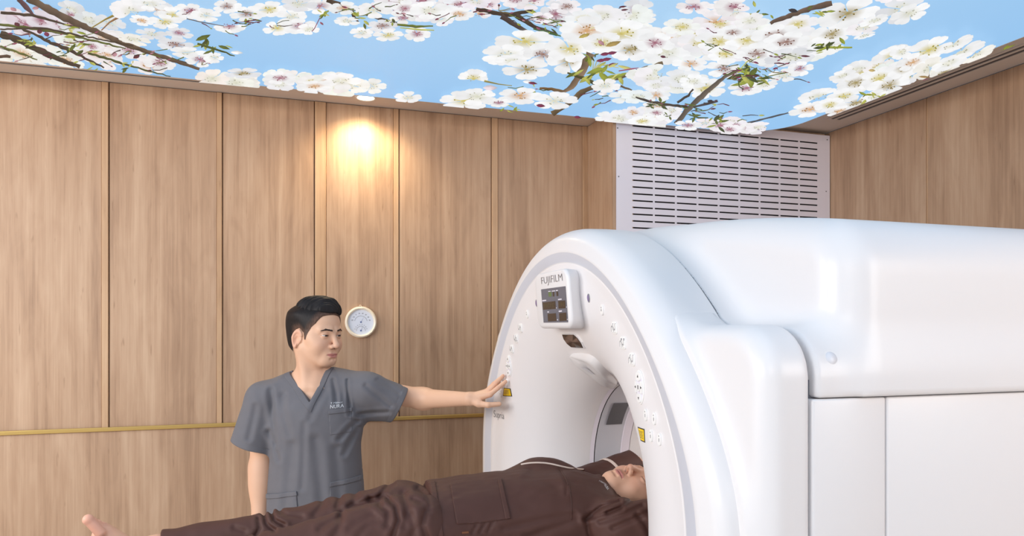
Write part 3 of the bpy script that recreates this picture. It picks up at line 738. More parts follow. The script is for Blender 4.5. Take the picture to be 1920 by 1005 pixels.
# ================================================================== the scanner gantry
CY, ZO = 2.085, -0.5                      # axis of the bore
gan = empty('ct_scanner_gantry', (1.45, CY, ZF))
tag(gan, 'large white medical scanner with a round bore and control buttons around its rim', 'CT scanner')
def sstep(x): x = np.clip(x, 0, 1); return x*x*(3-2*x)
def taper(z, a): return 1+a*sstep((0.17-z)/0.55)
def loft(name, prof, mat, n=240, mids=None, parent=gan):
    """profile (x, R, taper, boxness) swept round the bore axis; boxness 1 runs straight down to the floor below the axis"""
    vs, fs, mi = [], [], []
    th = [2*math.pi*i/n for i in range(n)]
    for (x, R, a, bx) in prof:
        for t_ in th:
            cy_, cz_ = R*math.sin(t_), R*math.cos(t_)
            if cz_ < 0 and bx > 0:
                ph = t_ if t_ < math.pi else 2*math.pi-t_; sg = 1 if t_ < math.pi else -1
                D = ZO-ZF-0.03
                if ph < math.radians(135): q = (sg*R, -D*(ph-math.pi/2)/math.radians(45))
                else: q = (sg*R*(math.pi-ph)/math.radians(45), -D)
                cy_ = cy_*(1-bx)+q[0]*bx; cz_ = cz_*(1-bx)+q[1]*bx
            k = float(taper(np.array(ZO+cz_), a))
            vs.append((x, CY+cy_*k, ZO+cz_))
    for s_ in range(len(prof)-1):
        for i in range(n):
            j = (i+1) % n; fs.append((s_*n+i, s_*n+j, (s_+1)*n+j, (s_+1)*n+i)); mi.append(mids[s_] if mids else 0)
    o = mesh_obj(name, vs, fs, mat, parent, True, mi); return o
RF, R1 = 0.697, 0.662
def face_x(rho):                          # front face: flat ring, then a flare into the bore
    rho = np.asarray(rho, dtype=float)
    q = np.clip((R1-rho)/0.322, 0, 1)
    return 0.823+0.005*np.clip((RF-rho)/(RF-R1), 0, 1)+0.25*(1-np.sqrt(np.maximum(1-q*q, 0)))
prof = [(0.9835, 0.780, .11, 1), (0.9835, 0.800, .11, 1), (0.982, 0.802, .11, 1), (0.93, 0.803, .11, 1), (0.885, 0.802, .11, 1)]
for i in range(1, 9):
    a = math.radians(90*i/9); prof.append((0.885-0.068*math.sin(a), 0.802-0.050*(1-math.cos(a)), .11, 1))
prof += [(0.8155, 0.748, .105, 1), (0.812, 0.738, .10, 1), (0.811, 0.733, .095, 1), (0.8115, 0.730, .09, 1), (0.822, 0.7015, .055, 1), (0.8235, 0.6985, .05, 1)]
mids = [0]*(len(prof)-1); mids[-2] = 2
for rho in (0.697, 0.692, 0.685, 0.678, 0.67):
    b_ = float(sstep(np.array((rho-0.60)/0.09))); prof.append((float(face_x(rho)), rho, 0.05*b_, b_)); mids.append(1)
for i in range(0, 25):
    a = math.radians(90*i/24); rho = R1-0.322*math.sin(a); b_ = float(sstep(np.array((rho-0.60)/0.09)))
    prof.append((0.828+0.25*(1-math.cos(a)), rho, 0.05*b_, b_)); mids.append(1)
fc = loft('front_cover', prof, [M['white'], M['white_warm'], M['ring_grey']], 288, mids)
fc.data.set_sharp_from_angle(angle=math.radians(32))
loft('shell_seam', [(0.982, 0.782, .11, 1), (0.982, 0.7955, .11, 1), (0.992, 0.7955, .11, 1), (0.992, 0.782, .11, 1)], M['seam'])

def rho_t(P, a=0.11):
    dy = (P[:, 1]-CY)/taper(P[:, 2], a); dz = np.maximum(P[:, 2]-ZO, 0)
    return np.sqrt(dy*dy+dz*dz)
YH = 0.935
def rrect2(a, b, r):       # rounded corner of two half spaces
    return np.minimum(np.maximum(a, b)+r, 0)+np.sqrt(np.maximum(a+r, 0)**2+np.maximum(b+r, 0)**2)-r
def wing_fn(P):
    x, y, z = P[:, 0], P[:, 1], P[:, 2]
    d2 = rrect2(np.abs(y-CY)-YH, z-0.008, 0.105)
    w = rrect2(d2, 0.868-x, 0.045)
    w = rrect2(w, x-0.972, 0.013)
    rt = rho_t(P)
    arch = np.maximum(np.maximum(rt-0.7985, 0.74-rt), np.maximum(0.868-x, x-0.972))
    d = smin(w, arch, 0.055)
    d = np.maximum(d, 0.72-rt)
    return d
parts = [mesh_sdf(wing_fn, (0.85, CY-1.0, -1.56), (0.99, CY-0.2, 0.35), 0.0075, 4.0)]
v_, f_ = parts[0]
side = mesh_obj('side_cover', v_, f_, M['white'], gan)
vm = v_.copy(); vm[:, 1] = 2*CY-vm[:, 1]; out_ = vm[:, 1]-(CY+0.74); vm[:, 1] = np.where(out_ > 0, CY+0.74+out_*0.45, vm[:, 1])
mesh_obj('side_cover', vm, f_[:, ::-1], M['white'], gan)
def rear_fn(P):
    x, y, z = P[:, 0], P[:, 1], P[:, 2]; ady = np.abs(y-CY)
    rt = rho_t(P, 0.09)
    crown = rrect2(rt-0.797, x-2.11, 0.06)
    sh = rrect2(ady-YH, z-0.004, 0.105)
    sh = rrect2(sh, x-2.11, 0.06)
    roof = 0.305-0.085*(ady/0.9)**2
    bx = rrect2(ady-(YH-0.004), z-roof, 0.10)
    bx = rrect2(bx, 1.05-x, 0.085)
    bx = rrect2(bx, x-2.12, 0.05)
    d = smin(crown, sh, 0.05); d = smin(d, bx, 0.055)
    d = rrect2(d, 0.9865-x, 0.008); d = np.maximum(d, -0.1335-z)
    rc = np.sqrt((y-CY)**2+(z-ZO)**2)
    return np.maximum(d, 0.47-rc)
v_, f_ = mesh_sdf(rear_fn, (0.975, CY-0.96, -0.16), (2.15, CY+0.96, 0.34), 0.009, 4.0)
mesh_obj('rear_cover', v_, f_, M['white'], gan)
for sg in (-1, 1):
    y0, y1 = sorted((CY+sg*YH, CY+sg*(YH-0.05)))
    box('side_panel', 0.9765, 1.153, y0, y1, ZF+0.02, -0.1362, M['white'], gan, 0.005, 3, True)
    box('side_panel', 1.1555, 2.12, y0, y1, ZF+0.02, -0.1362, M['white'], gan, 0.005, 3, True)
    y0, y1 = sorted((CY+sg*(YH-0.022), CY+sg*(YH-0.04)))
    box('inner_frame', 0.95, 2.1, y0, y1, ZF+0.03, -0.10, M['seam'], gan)
box('plinth', 0.86, 2.1, CY-0.86, CY+0.86, ZF, ZF+0.06, M['dark'], gan)
for k, (u, v, yy) in enumerate([(1477, 795, CY-YH-0.0015), (1567, 787, CY-YH-0.0015)]):
    p = at_y(u, v, CY-YH); lathe('screw_cap', [(0.0007, 0.0002), (0.0007, 0.0125), (0.0012, 0.0132), (0.003, 0.0134)], M['cap'], gan, p, 'y', 40)
# cap on the sloping shoulder
p = np.array(at_y(1557, 672, CY-YH+0.012)); P_ = p[None, :].copy()
for it in range(8):
    g_ = grad(rear_fn, P_, 0.002); P_ = P_-(rear_fn(P_)/(g_**2).sum(1))[:, None]*g_
nv = Vector(g_[0]).normalized(); pv = Vector(P_[0]); tx_ = Vector((1, 0, 0)); ty_ = nv.cross(tx_).normalized(); tx_ = ty_.cross(nv)
vs = [pv+nv*0.0009]+[pv+nv*0.0006+(tx_*math.cos(i*0.19635)+ty_*math.sin(i*0.19635))*0.0125 for i in range(32)]+[pv-nv*0.002+(tx_*math.cos(i*0.19635)+ty_*math.sin(i*0.19635))*0.0135 for i in range(32)]
mesh_obj('screw_cap', [tuple(q) for q in vs], [(0, 1+i, 1+(i+1) % 32) for i in range(32)]+[(1+i, 33+i, 33+(i+1) % 32, 1+(i+1) % 32) for i in range(32)], M['cap'], gan)
# bore: lip, scan ring, second band, tunnel
ax = (0, CY, ZO)
lathe('bore_ring', [(1.070, 0.352), (1.074, 0.341), (1.093, 0.337)], M['bore_light'], gan, ax, 'x', 160)
lathe('bore_seam', [(1.0925, 0.3385), (1.0965, 0.3385)], M['dark'], gan, ax, 'x', 160)
lathe('scan_ring', [(1.096, 0.336), (1.196, 0.333)], M['bore_grey'], gan, ax, 'x', 160)
lathe('bore_ring', [(1.195, 0.334), (1.198, 0.330), (1.228, 0.328)], M['bore_light'], gan, ax, 'x', 160)
lathe('bore_seam', [(1.227, 0.3295), (1.230, 0.3295)], M['bore_grey'], gan, ax, 'x', 160)
lathe('bore_tunnel', [(1.229, 0.327), (2.0, 0.33), (2.12, 0.40)], M['white_warm'], gan, ax, 'x', 160)
# dark scan window curved on the grey ring
vs, fs = [], []
NA, NB = 14, 6
for i in range(NA+1):
    a = math.radians(44+18*i/NA)
    for j in range(NB+1):
        x = 1.122+0.062*j/NB; r = 0.3315; vs.append((x, CY+r*math.sin(a), ZO+r*math.cos(a)))
for i in range(NA):
    for j in range(NB):
        o_ = i*(NB+1)+j; fs.append((o_, o_+1, o_+NB+2, o_+NB+1))
mesh_obj('scan_window', vs, fs, M['bore_dark'], gan)

# ---------------------------------------------------------------- where a sight line meets the front face
def rho_f(y, z):
    d = math.hypot(y-CY, z-ZO); b_ = float(sstep(np.array((d-0.60)/0.09)))
    k = float(taper(np.array(z), 0.05*b_)); return math.hypot((y-CY)/k, z-ZO)
def on_face(u, v):
    X = 0.80; prev = None
    while X < 1.2:
        p = at_x(u, v, X)
        if X >= float(face_x(rho_f(p[1], p[2]))): break
        X += 0.004
    lo, hi = X-0.004, X
    for _ in range(12):
        m = (lo+hi)/2; p = at_x(u, v, m)
        if m >= float(face_x(rho_f(p[1], p[2]))): hi = m
        else: lo = m
    return Vector(at_x(u, v, (lo+hi)/2))
def face_n(p):
    e = 0.002
    fy = (float(face_x(rho_f(p.y+e, p.z)))-float(face_x(rho_f(p.y-e, p.z))))/(2*e)
    fz = (float(face_x(rho_f(p.y, p.z+e)))-float(face_x(rho_f(p.y, p.z-e))))/(2*e)
    return Vector((-1, fy, fz)).normalized()
def face_patch(name, shape, h, mat, mirror=False, parent=gan, skirt=True):
    """a small raised shape on the face: list of (y, z); h is its height above the face"""
    if len(shape) <= 8 and max(math.hypot(p[0]-q[0], p[1]-q[1]) for p, q in zip(shape, shape[1:])) > 0.008:
        shape = [(p[0]+(q[0]-p[0])*k/8, p[1]+(q[1]-p[1])*k/8) for p, q in zip(shape, shape[1:]+shape[:1]) for k in range(8)]
    m = len(shape); vs = []
    cy_ = sum(q[0] for q in shape)/m; cz_ = sum(q[1] for q in shape)/m
    RG = ((-0.001, 1.0), (h*0.8, 1.0), (h, 0.93), (h, 0.62), (h, 0.31))
    for lift, ins in RG:
        for (y, z) in shape:
            y2, z2 = cy_+(y-cy_)*ins, cz_+(z-cz_)*ins
            vs.append((float(face_x(rho_f(y2, z2)))-lift, y2, z2))
    cx = float(face_x(rho_f(cy_, cz_)))
    vs.append((cx-h, cy_, cz_))
    fs = []; nr = len(RG)
    for r in range(nr-1):
        for i in range(m):
            j = (i+1) % m; fs.append((r*m+i, r*m+j, (r+1)*m+j, (r+1)*m+i))
    for i in range(m): fs.append(((nr-1)*m+i, (nr-1)*m+(i+1) % m, nr*m))
    if mirror:
        vs = [(x, 2*CY-y, z) for x, y, z in vs]; fs = [f[::-1] for f in fs]
    # outward is -x
    o = mesh_obj(name, vs, [f[::-1] for f in fs], mat, parent, True)
    o.data.set_sharp_from_angle(angle=math.radians(38)); return o
def oval(cy, cz, ry, rz, ang=0.0, n=24, sq=2.0):
    out = []
    for i in range(n):
        a = 2*math.pi*i/n; c_, s_ = math.cos(a), math.sin(a)
        y = ry*math.copysign(abs(c_)**(2/sq), c_); z = rz*math.copysign(abs(s_)**(2/sq), s_)
        out.append((cy+y*math.cos(ang)-z*math.sin(ang), cz+y*math.sin(ang)+z*math.cos(ang)))
    return out
def both(fn):
    for mir in (False, True): fn(mir)
def add_buttons(mir):
    def C_(u, v): p = on_face(u, v); return p.y, p.z
    def O(cy, cz, ry, rz, h, nm, mat, sq=2.0, par=gan, ang=0.0):
        sh = oval(cy, cz, ry, rz, ang, 24, sq)
        return face_patch(nm, sh, h, M[mat], mir, par)
    y, z = C_(1104, 559); lens = O(y, z, 0.0085, 0.0125, 0.002, 'indicator_lens', 'silver'); O(y, z, 0.0060, 0.0095, 0.003, 'lens_glass', 'purple', par=lens)
    y, z = C_(1130, 581); b = O(y, z, 0.010, 0.0145, 0.0045, 'push_button', 'button'); O(y, z+0.006, 0.002, 0.002, 0.0049, 'symbol', 'silver', par=b); O(y, z-0.001, 0.0022, 0.003, 0.0049, 'symbol', 'silver', par=b)
    for (u, v, sq) in ((1153, 615, 5), (1169, 643, 2.2), (1186, 674, 5)):
        y, z = C_(u, v); b = O(y, z, 0.0165, 0.0165, 0.003, 'button_plate', 'button', 4)
        for s_ in (-1, 1):
            k = O(y+s_*0.0075, z, 0.0058, 0.0125, 0.0052, 'push_button', 'button', sq, b)
            for (dy, dz, ry, rz) in ((-0.0046, 0.003, 0.0005, 0.009), (0.0046, -0.003, 0.0005, 0.007)):
                O(y+s_*0.0075+dy, z+dz, ry, rz, 0.0056, 'outline', 'silver', 4, b)
            O(y+s_*0.0075, z+(0.004 if s_ > 0 else -0.004), 0.0018, 0.0026, 0.0058, 'symbol', 'silver', par=b)
    y, z = C_(1200.5, 726); pad = O(y, z, 0.0235, 0.042, 0.003, 'direction_pad', 'button'); O(y, z, 0.0215, 0.040, 0.0033, 'pad_groove', 'grille', par=pad)
    for (dy, dz, ry, rz, sq) in ((0, 0.026, 0.0125, 0.0115, 2.6), (0, -0.026, 0.0125, 0.0115, 2.6), (0.0148, 0, 0.0055, 0.0155, 2.6), (-0.0148, 0, 0.0055, 0.0155, 2.6), (0, 0, 0.0085, 0.0105, 2.2)):
        O(y+dy, z+dz, ry, rz, 0.0062, 'direction_button', 'button', sq, pad)
    def tri(cy, cz, dy, dz, r):
        return [(cy+dy*r, cz+dz*r), (cy-dy*r*0.6-dz*r*0.8, cz-dz*r*0.6+dy*r*0.8), (cy-dy*r*0.6+dz*r*0.8, cz-dz*r*0.6-dy*r*0.8)]
    for (dy, dz) in ((0, 1), (0, -1), (1, 0), (-1, 0)):
        k = (0.0155, 0.026); face_patch('arrow', tri(y+dy*k[0], z+dz*k[1], dy, dz, 0.0042), 0.0068, M['dark_mark'], mir, pad)
    O(y, z, 0.003, 0.0055, 0.0067, 'symbol', 'grey_mark', 3, pad)
    for (u, v) in ((1212, 778), (1228, 785), (1238, 824)) if mir else ((1212, 778), (1228, 785), (1222, 817), (1238, 824)):
        y, z = C_(u, v); b = O(y, z, 0.0085, 0.0145, 0.0045, 'push_button', 'button')
        O(y-0.001, z+0.008, 0.0014, 0.0014, 0.005, 'symbol', 'grey_mark', par=b); O(y-0.002, z-0.001, 0.0011, 0.0042, 0.005, 'symbol', 'silver', 4, par=b)
both(add_buttons)
def quad_on_face(px, h):
    out = []
    for (u, v) in px: p = on_face(u, v); out.append((p.y, p.z))
    return out
def inset(sh, k):
    cy_ = sum(q[0] for q in sh)/len(sh); cz_ = sum(q[1] for q in sh)/len(sh)
    return [(cy_+(a-cy_)*k, cz_+(b-cz_)*k) for a, b in sh]
for px in ([(945, 727), (957.5, 728.5), (960.5, 743.5), (943, 742.5)], [(1195.8, 800), (1208.5, 804.5), (1209.8, 830), (1201.5, 826)]):
    sh = quad_on_face(px, 0); lb = face_patch('warning_label', sh, 0.0008, M['dark_mark'])
    face_patch('yellow_field', inset(sh, 0.84), 0.0012, M['yellow'], False, lb)
    a, b, c_, d = inset(sh, 0.72)
    for k in range(5):
        t_ = 0.15+0.16*k
        l0 = (a[0]+(d[0]-a[0])*t_, a[1]+(d[1]-a[1])*t_); r0 = (b[0]+(c_[0]-b[0])*t_, b[1]+(c_[1]-b[1])*t_)
        q = [l0, r0, (r0[0], r0[1]-0.0012), (l0[0], l0[1]-0.0012)]
        q = [(l0[0]+(x_-l0[0])*(0.9-0.1*(k % 2)), z_) for x_, z_ in q]
        face_patch('print_line', q, 0.0015, M['diffuser'], False, lb)
# lettering on the face
def face_text(body, size, corners, mat, name, lift, place, bold=0.0, spacing=1.0):
    """fits the lettering into a quadrilateral of the face given by its four corners in the photo"""
    vs, fs = text_mesh(body, 1.0, lambda x, y: (x, y), None, name, None, 0, bold, 1, 'LEFT', spacing)
    xs_ = [q[0] for q in vs]; ys_ = [q[1] for q in vs]; x0, x1, y0, y1 = min(xs_), max(xs_), min(ys_), max(ys_)
    bl, br, tr_, tl = corners; out = []
    P4 = [place(*q) for q in (bl, br, tr_, tl)]
    for (x, y) in vs:
        s_, t_ = (x-x0)/(x1-x0), (y-y0)/(y1-y0)
        p = (P4[0]*(1-s_)+P4[1]*s_)*(1-t_)+(P4[3]*(1-s_)+P4[2]*s_)*t_
        x_ = float(face_x(rho_f(p.y, p.z))) if place is flat_face else p.x
        out.append((x_-lift, p.y, p.z))
    return mesh_obj(name, out, fs, M[mat], gan, False)
def flat_face(u, v): return on_face(u, v)
face_text('Supria', 1, [(926, 786), (945.5, 790), (945.5, 773.5), (926, 769)], 'grey_mark', 'lettering', 0.0012, flat_face, -0.01)
# ---------------------------------------------------------------- display housing with its screen
by0, by1, bz0, bz1 = 1.908, 2.185, 0.000, 0.172
bm = bmesh.new(); add_box(bm, 0.792, 0.90, by0, by1, bz0, bz1)
es = [e for e in bm.edges if abs(e.verts[0].co.x-e.verts[1].co.x) > 0.05]
bmesh.ops.bevel(bm, geom=es, offset=0.034, segments=6, affect='EDGES', profile=0.5)
ff = [f for f in bm.faces if all(abs(v.co.x-0.792) < 1e-4 for v in f.verts)]
es = list({e for f in ff for e in f.edges})
bmesh.ops.bevel(bm, geom=es, offset=0.011, segments=4, affect='EDGES', profile=0.5)
for v in bm.verts: v.co.y += (0.5*(by0+by1)+0.03-v.co.y)*0.45*max(0, v.co.x-0.803)/0.097
for v in bm.verts: v.co.x -= 0.085*(v.co.z-bz0)*max(0, min(1, (0.90-v.co.x)/0.1))
hs_ = bm_obj('display_housing', bm, M['white'], gan, True); hs_.data.set_sharp_from_angle(angle=math.radians(50))
def on_housing(u, v):
    X = 0.785
    for _ in range(6):
        p = at_x(u, v, X); X = 0.792-0.085*(p[2]-bz0)
    return Vector(at_x(u, v, X))
def zq(x, y): return (1000+x/8.375, 500+y/8.375)
def hq(name, pts, mat, lift, par):
    p = [on_housing(*zq(*q)) for q in pts]
    return mesh_obj(name, [(q.x-lift, q.y, q.z) for q in p], [tuple(range(len(p)))[::-1]], M[mat], par, False)
rim_ = [(118, 352), (514, 296), (558, 880), (158, 886)]
scr = hq('screen', [(125, 357), (508, 306), (550, 875), (165, 880)], 'screen', 0.0009, hs_)
for q, mt in (([(240, 402), (290, 397), (294, 468), (246, 472)], 'lit_green'), ([(308, 400), (332, 397), (337, 466), (312, 469)], 'led'), ([(366, 393), (392, 390), (398, 458), (371, 462)], 'led'),
              ([(150, 562), (352, 540), (360, 664), (158, 678)], 'led'), ([(394, 540), (506, 530), (514, 652), (402, 660)], 'led'), ([(228, 740), (360, 730), (370, 853), (236, 860)], 'led'), ([(410, 730), (522, 720), (530, 848), (416, 856)], 'led')):
    hq('display_field', q, mt, 0.0013, hs_)
for q in ([(240, 384), (278, 380), (278, 392), (240, 396)], [(295, 379), (350, 373), (350, 386), (295, 391)], [(362, 368), (392, 365), (392, 380), (362, 383)], [(146, 526), (208, 519), (209, 537), (147, 544)], [(394, 508), (450, 500), (452, 518), (395, 525)], [(226, 704), (250, 701), (252, 718), (228, 721)], [(404, 692), (454, 686), (456, 706), (406, 711)], [(362, 642), (374, 641), (375, 655), (363, 656)], [(520, 628), (534, 626), (535, 640), (521, 642)], [(378, 826), (392, 825), (393, 842), (379, 843)], [(534, 822), (546, 821), (547, 836), (535, 837)]):
    hq('display_print', q, 'grille', 0.0013, hs_)
for x0, y0, w in ((175, 585, 26), (215, 580, 26), (255, 575, 26), (300, 570, 26), (415, 565, 30), (458, 560, 30)):
    for (a, b, c_, d) in ((0, 0, 5, 62), (w-5, -2, w, 60)): hq('digit', [(x0+a, y0+b), (x0+c_, y0+b), (x0+c_+4, y0+d), (x0+a+4, y0+d)], 'lit_amber', 0.0016, hs_)
face_text('FUJIFILM', 1, [zq(134, 309), zq(466, 258), zq(452, 108), zq(124, 172)], 'silver', 'lettering', 0.0010, on_housing, -0.012, 1.0)
# ---------------------------------------------------------------- dark window and moulded grip in the flare
def z4(x, y): return (1040+x/6.7, 610+y/6.7)
def poly_on_flare(name, pts, lift, mat, thick=0.0):
    ps = []
    for q in pts:
        p = on_face(*z4(*q)); ps.append(p+face_n(p)*lift)
    c_ = sum((p for p in ps), Vector())/len(ps)
    m = len(ps); vs = [tuple(p) for p in ps]+[tuple(c_)]; fs = [(i, (i+1) % m, m) for i in range(m)]
    if thick:
        vs += [tuple(p-face_n(p)*thick) for p in ps]; fs += [(i, m+1+i, m+1+(i+1) % m, (i+1) % m) for i in range(m)]
    return mesh_obj(name, vs, [f[::-1] for f in fs], mat, gan, False)
poly_on_flare('window_frame', [(96, 98), (255, 98), (306, 140), (352, 206), (384, 280), (290, 276), (205, 270), (155, 226), (116, 168)], 0.004, M['white'], 0.010)
poly_on_flare('camera_window', [(112, 108), (250, 108), (298, 148), (342, 208), (370, 270), (290, 266), (222, 260), (172, 220), (132, 165)], 0.0062, M['mirror'], 0.004)
def pl(P_, t_):
    d = [0]
    for i in range(len(P_)-1): d.append(d[-1]+math.hypot(P_[i+1][0]-P_[i][0], P_[i+1][1]-P_[i][1]))
    x = t_*d[-1]
    for i in range(len(P_)-1):
        if x <= d[i+1]+1e-9:
            k = (x-d[i])/max(d[i+1]-d[i], 1e-9); return (P_[i][0]+(P_[i+1][0]-P_[i][0])*k, P_[i][1]+(P_[i+1][1]-P_[i][1])*k)
    return P_[-1]
UPP = [(190, 395), (205, 365), (240, 352), (330, 348), (430, 360), (495, 392), (545, 440), (640, 545), (730, 638), (780, 700), (808, 752)]
LOW = [(190, 395), (215, 432), (255, 480), (320, 545), (440, 640), (560, 728), (640, 772), (700, 790), (765, 786), (808, 752)]
NS, NT = 40, 14
vs, fs = [], []
for i in range(NS+1):
    a, b = pl(UPP, i/NS), pl(LOW, i/NS)
    for j in range(NT+1):
        t_ = j/NT; q = (a[0]+(b[0]-a[0])*t_, a[1]+(b[1]-a[1])*t_)
        e = min(1, 4*min(i/NS, 1-i/NS)); h = 0.022*(min(1, 5.0*t_, 3.2*(1-t_)))**0.6*e**0.5*(1-0.25*t_)
        dd = abs((q[0]-455)*0.78-(q[1]-510)*0.62); al = (q[0]-455)*0.62+(q[1]-510)*0.78
        g_ = math.exp(-(dd/26)**2-(al/95)**2); h -= 0.006*g_; h += e*(0.006*math.exp(-((t_-0.10)/0.06)**2)-0.004*math.exp(-((t_-0.26)/0.07)**2))
        p = on_face(*z4(*q)); vs.append(tuple(p+face_n(p)*(h-0.001)))
for i in range(NS):
    for j in range(NT):
        o_ = i*(NT+1)+j; fs.append((o_, o_+1, o_+NT+2, o_+NT+1))
grip = mesh_obj('moulded_grip', vs, fs, M['white'], gan)
def grip_pt(x, y, lift):
    p = on_face(*z4(x, y)); return tuple(p+face_n(p)*lift)
sl = [(372, 470), (425, 466), (470, 494), (540, 548), (500, 548), (440, 500)]
c0 = [grip_pt(x, y, 0.0205) for x, y in sl]
mesh_obj('grip_slot', c0, [tuple(range(6))], M['bore_grey'], gan, False)

# ================================================================== patient table
tb = empty('patient_table', (-0.1, CY, ZF)); tag(tb, 'narrow scanner table under the lying patient', 'patient table')
ZT = -0.688
bm = bmesh.new(); add_box(bm, -0.75, 1.9, CY-0.21, CY+0.21, ZT-0.07, ZT-0.022, 0.02, 3); bm_obj('tabletop', bm, M['table_white'], tb, True)
bm = bmesh.new(); add_box(bm, -0.73, 1.88, CY-0.20, CY+0.20, ZT-0.022, ZT, 0.009, 3); bm_obj('mattress_pad', bm, M['pad'], tb, True)
bm = bmesh.new(); add_box(bm, -0.55, 0.74, CY-0.17, CY+0.17, ZT-0.17, ZT-0.07, 0.02, 3); bm_obj('carriage', bm, M['table_white'], tb, True)
bm = bmesh.new(); add_box(bm, -0.45, 0.64, CY-0.24, CY+0.24, ZF+0.10, ZT-0.17, 0.04, 3); bm_obj('column', bm, M['table_white'], tb, True)
bm = bmesh.new(); add_box(bm, -0.6, 0.72, CY-0.29, CY+0.29, ZF, ZF+0.10, 0.02, 3); bm_obj('foot', bm, M['table_white'], tb, True)

Lb = bpy.data.lights.new('bore_fill', 'POINT'); Lb.energy = 2.6; Lb.color = (1.0, 0.95, 0.9); Lb.shadow_soft_size = 0.06  # added unseen fill light that brightens the bore, no real lamp
lb = bpy.data.objects.new('bore_fill', Lb); C.objects.link(lb); lb.parent = gan; lb.location = Vector((1.50, CY, -0.26))-gan.location
# ================================================================== heads
def poly_sd(p, q, V):                 # signed distance to a 2-D polygon, negative inside
    V = np.array(V, dtype=float); d = np.full(len(p), 1e9); s = np.ones(len(p)); n = len(V)
    for i in range(n):
        a = V[i]; b = V[i-1]; e = b-a
        wx, wy = p-a[0], q-a[1]
        t = np.clip((wx*e[0]+wy*e[1])/(e@e), 0, 1); dx, dy = wx-e[0]*t, wy-e[1]*t
        d = np.minimum(d, dx*dx+dy*dy)
        c1 = q >= a[1]; c2 = q < b[1]; c3 = e[0]*wy > e[1]*wx
        fl = (c1 & c2 & c3) | (~c1 & ~c2 & ~c3); s = np.where(fl, -s, s)
    return s*np.sqrt(d)
def seg_d(p, q, a, b):
    a = np.array(a); b = np.array(b); e = b-a
    wx, wy = p-a[0], q-a[1]; t = np.clip((wx*e[0]+wy*e[1])/(e@e), 0, 1)
    return np.sqrt((wx-e[0]*t)**2+(wy-e[1]*t)**2)
EYX, EYY, EYR = 0.0305, -0.0690, 0.0128
def skull(q, wide=1.0):               # the head without ears and lids; x mirrored
    m = q.copy(); m[:, 0] = np.abs(m[:, 0])
    d = ell(m, (0, 0.018, 0.034), (0.0745, 0.094, 0.078))
    d = smin(d, ell(m, (0, -0.018, 0.038), (0.060, 0.056, 0.056)), 0.03)
    d = smin(d, ell(m, (0, 0.046, -0.028), (0.056, 0.052, 0.062)), 0.025)
    d = smin(d, ell(m, (0, -0.020, -0.034), (0.0615, 0.060, 0.072)), 0.03)
    d = smin(d, cap(m, (0.049, 0.004, -0.048), (0.020, -0.056, -0.091), 0.020, 0.016), 0.03)
    d = smin(d, ell(m, (0, -0.068, -0.090), (0.022, 0.018, 0.017)), 0.022)
    d = smin(d, sph(m, (0.037, -0.050, -0.034), 0.027), 0.025)          # cheek
    d = smin(d, sph(m, (0.052, -0.034, -0.012), 0.018), 0.02)           # cheekbone
    d = smin(d, ell(m, (0, -0.070, -0.064), (0.027, 0.017, 0.023)), 0.018)   # mouth mound
    d = smin(d, cap(m, (0.012, -0.079, 0.018), (0.042, -0.064, 0.019), 0.0085, 0.0085), 0.016)
    return d
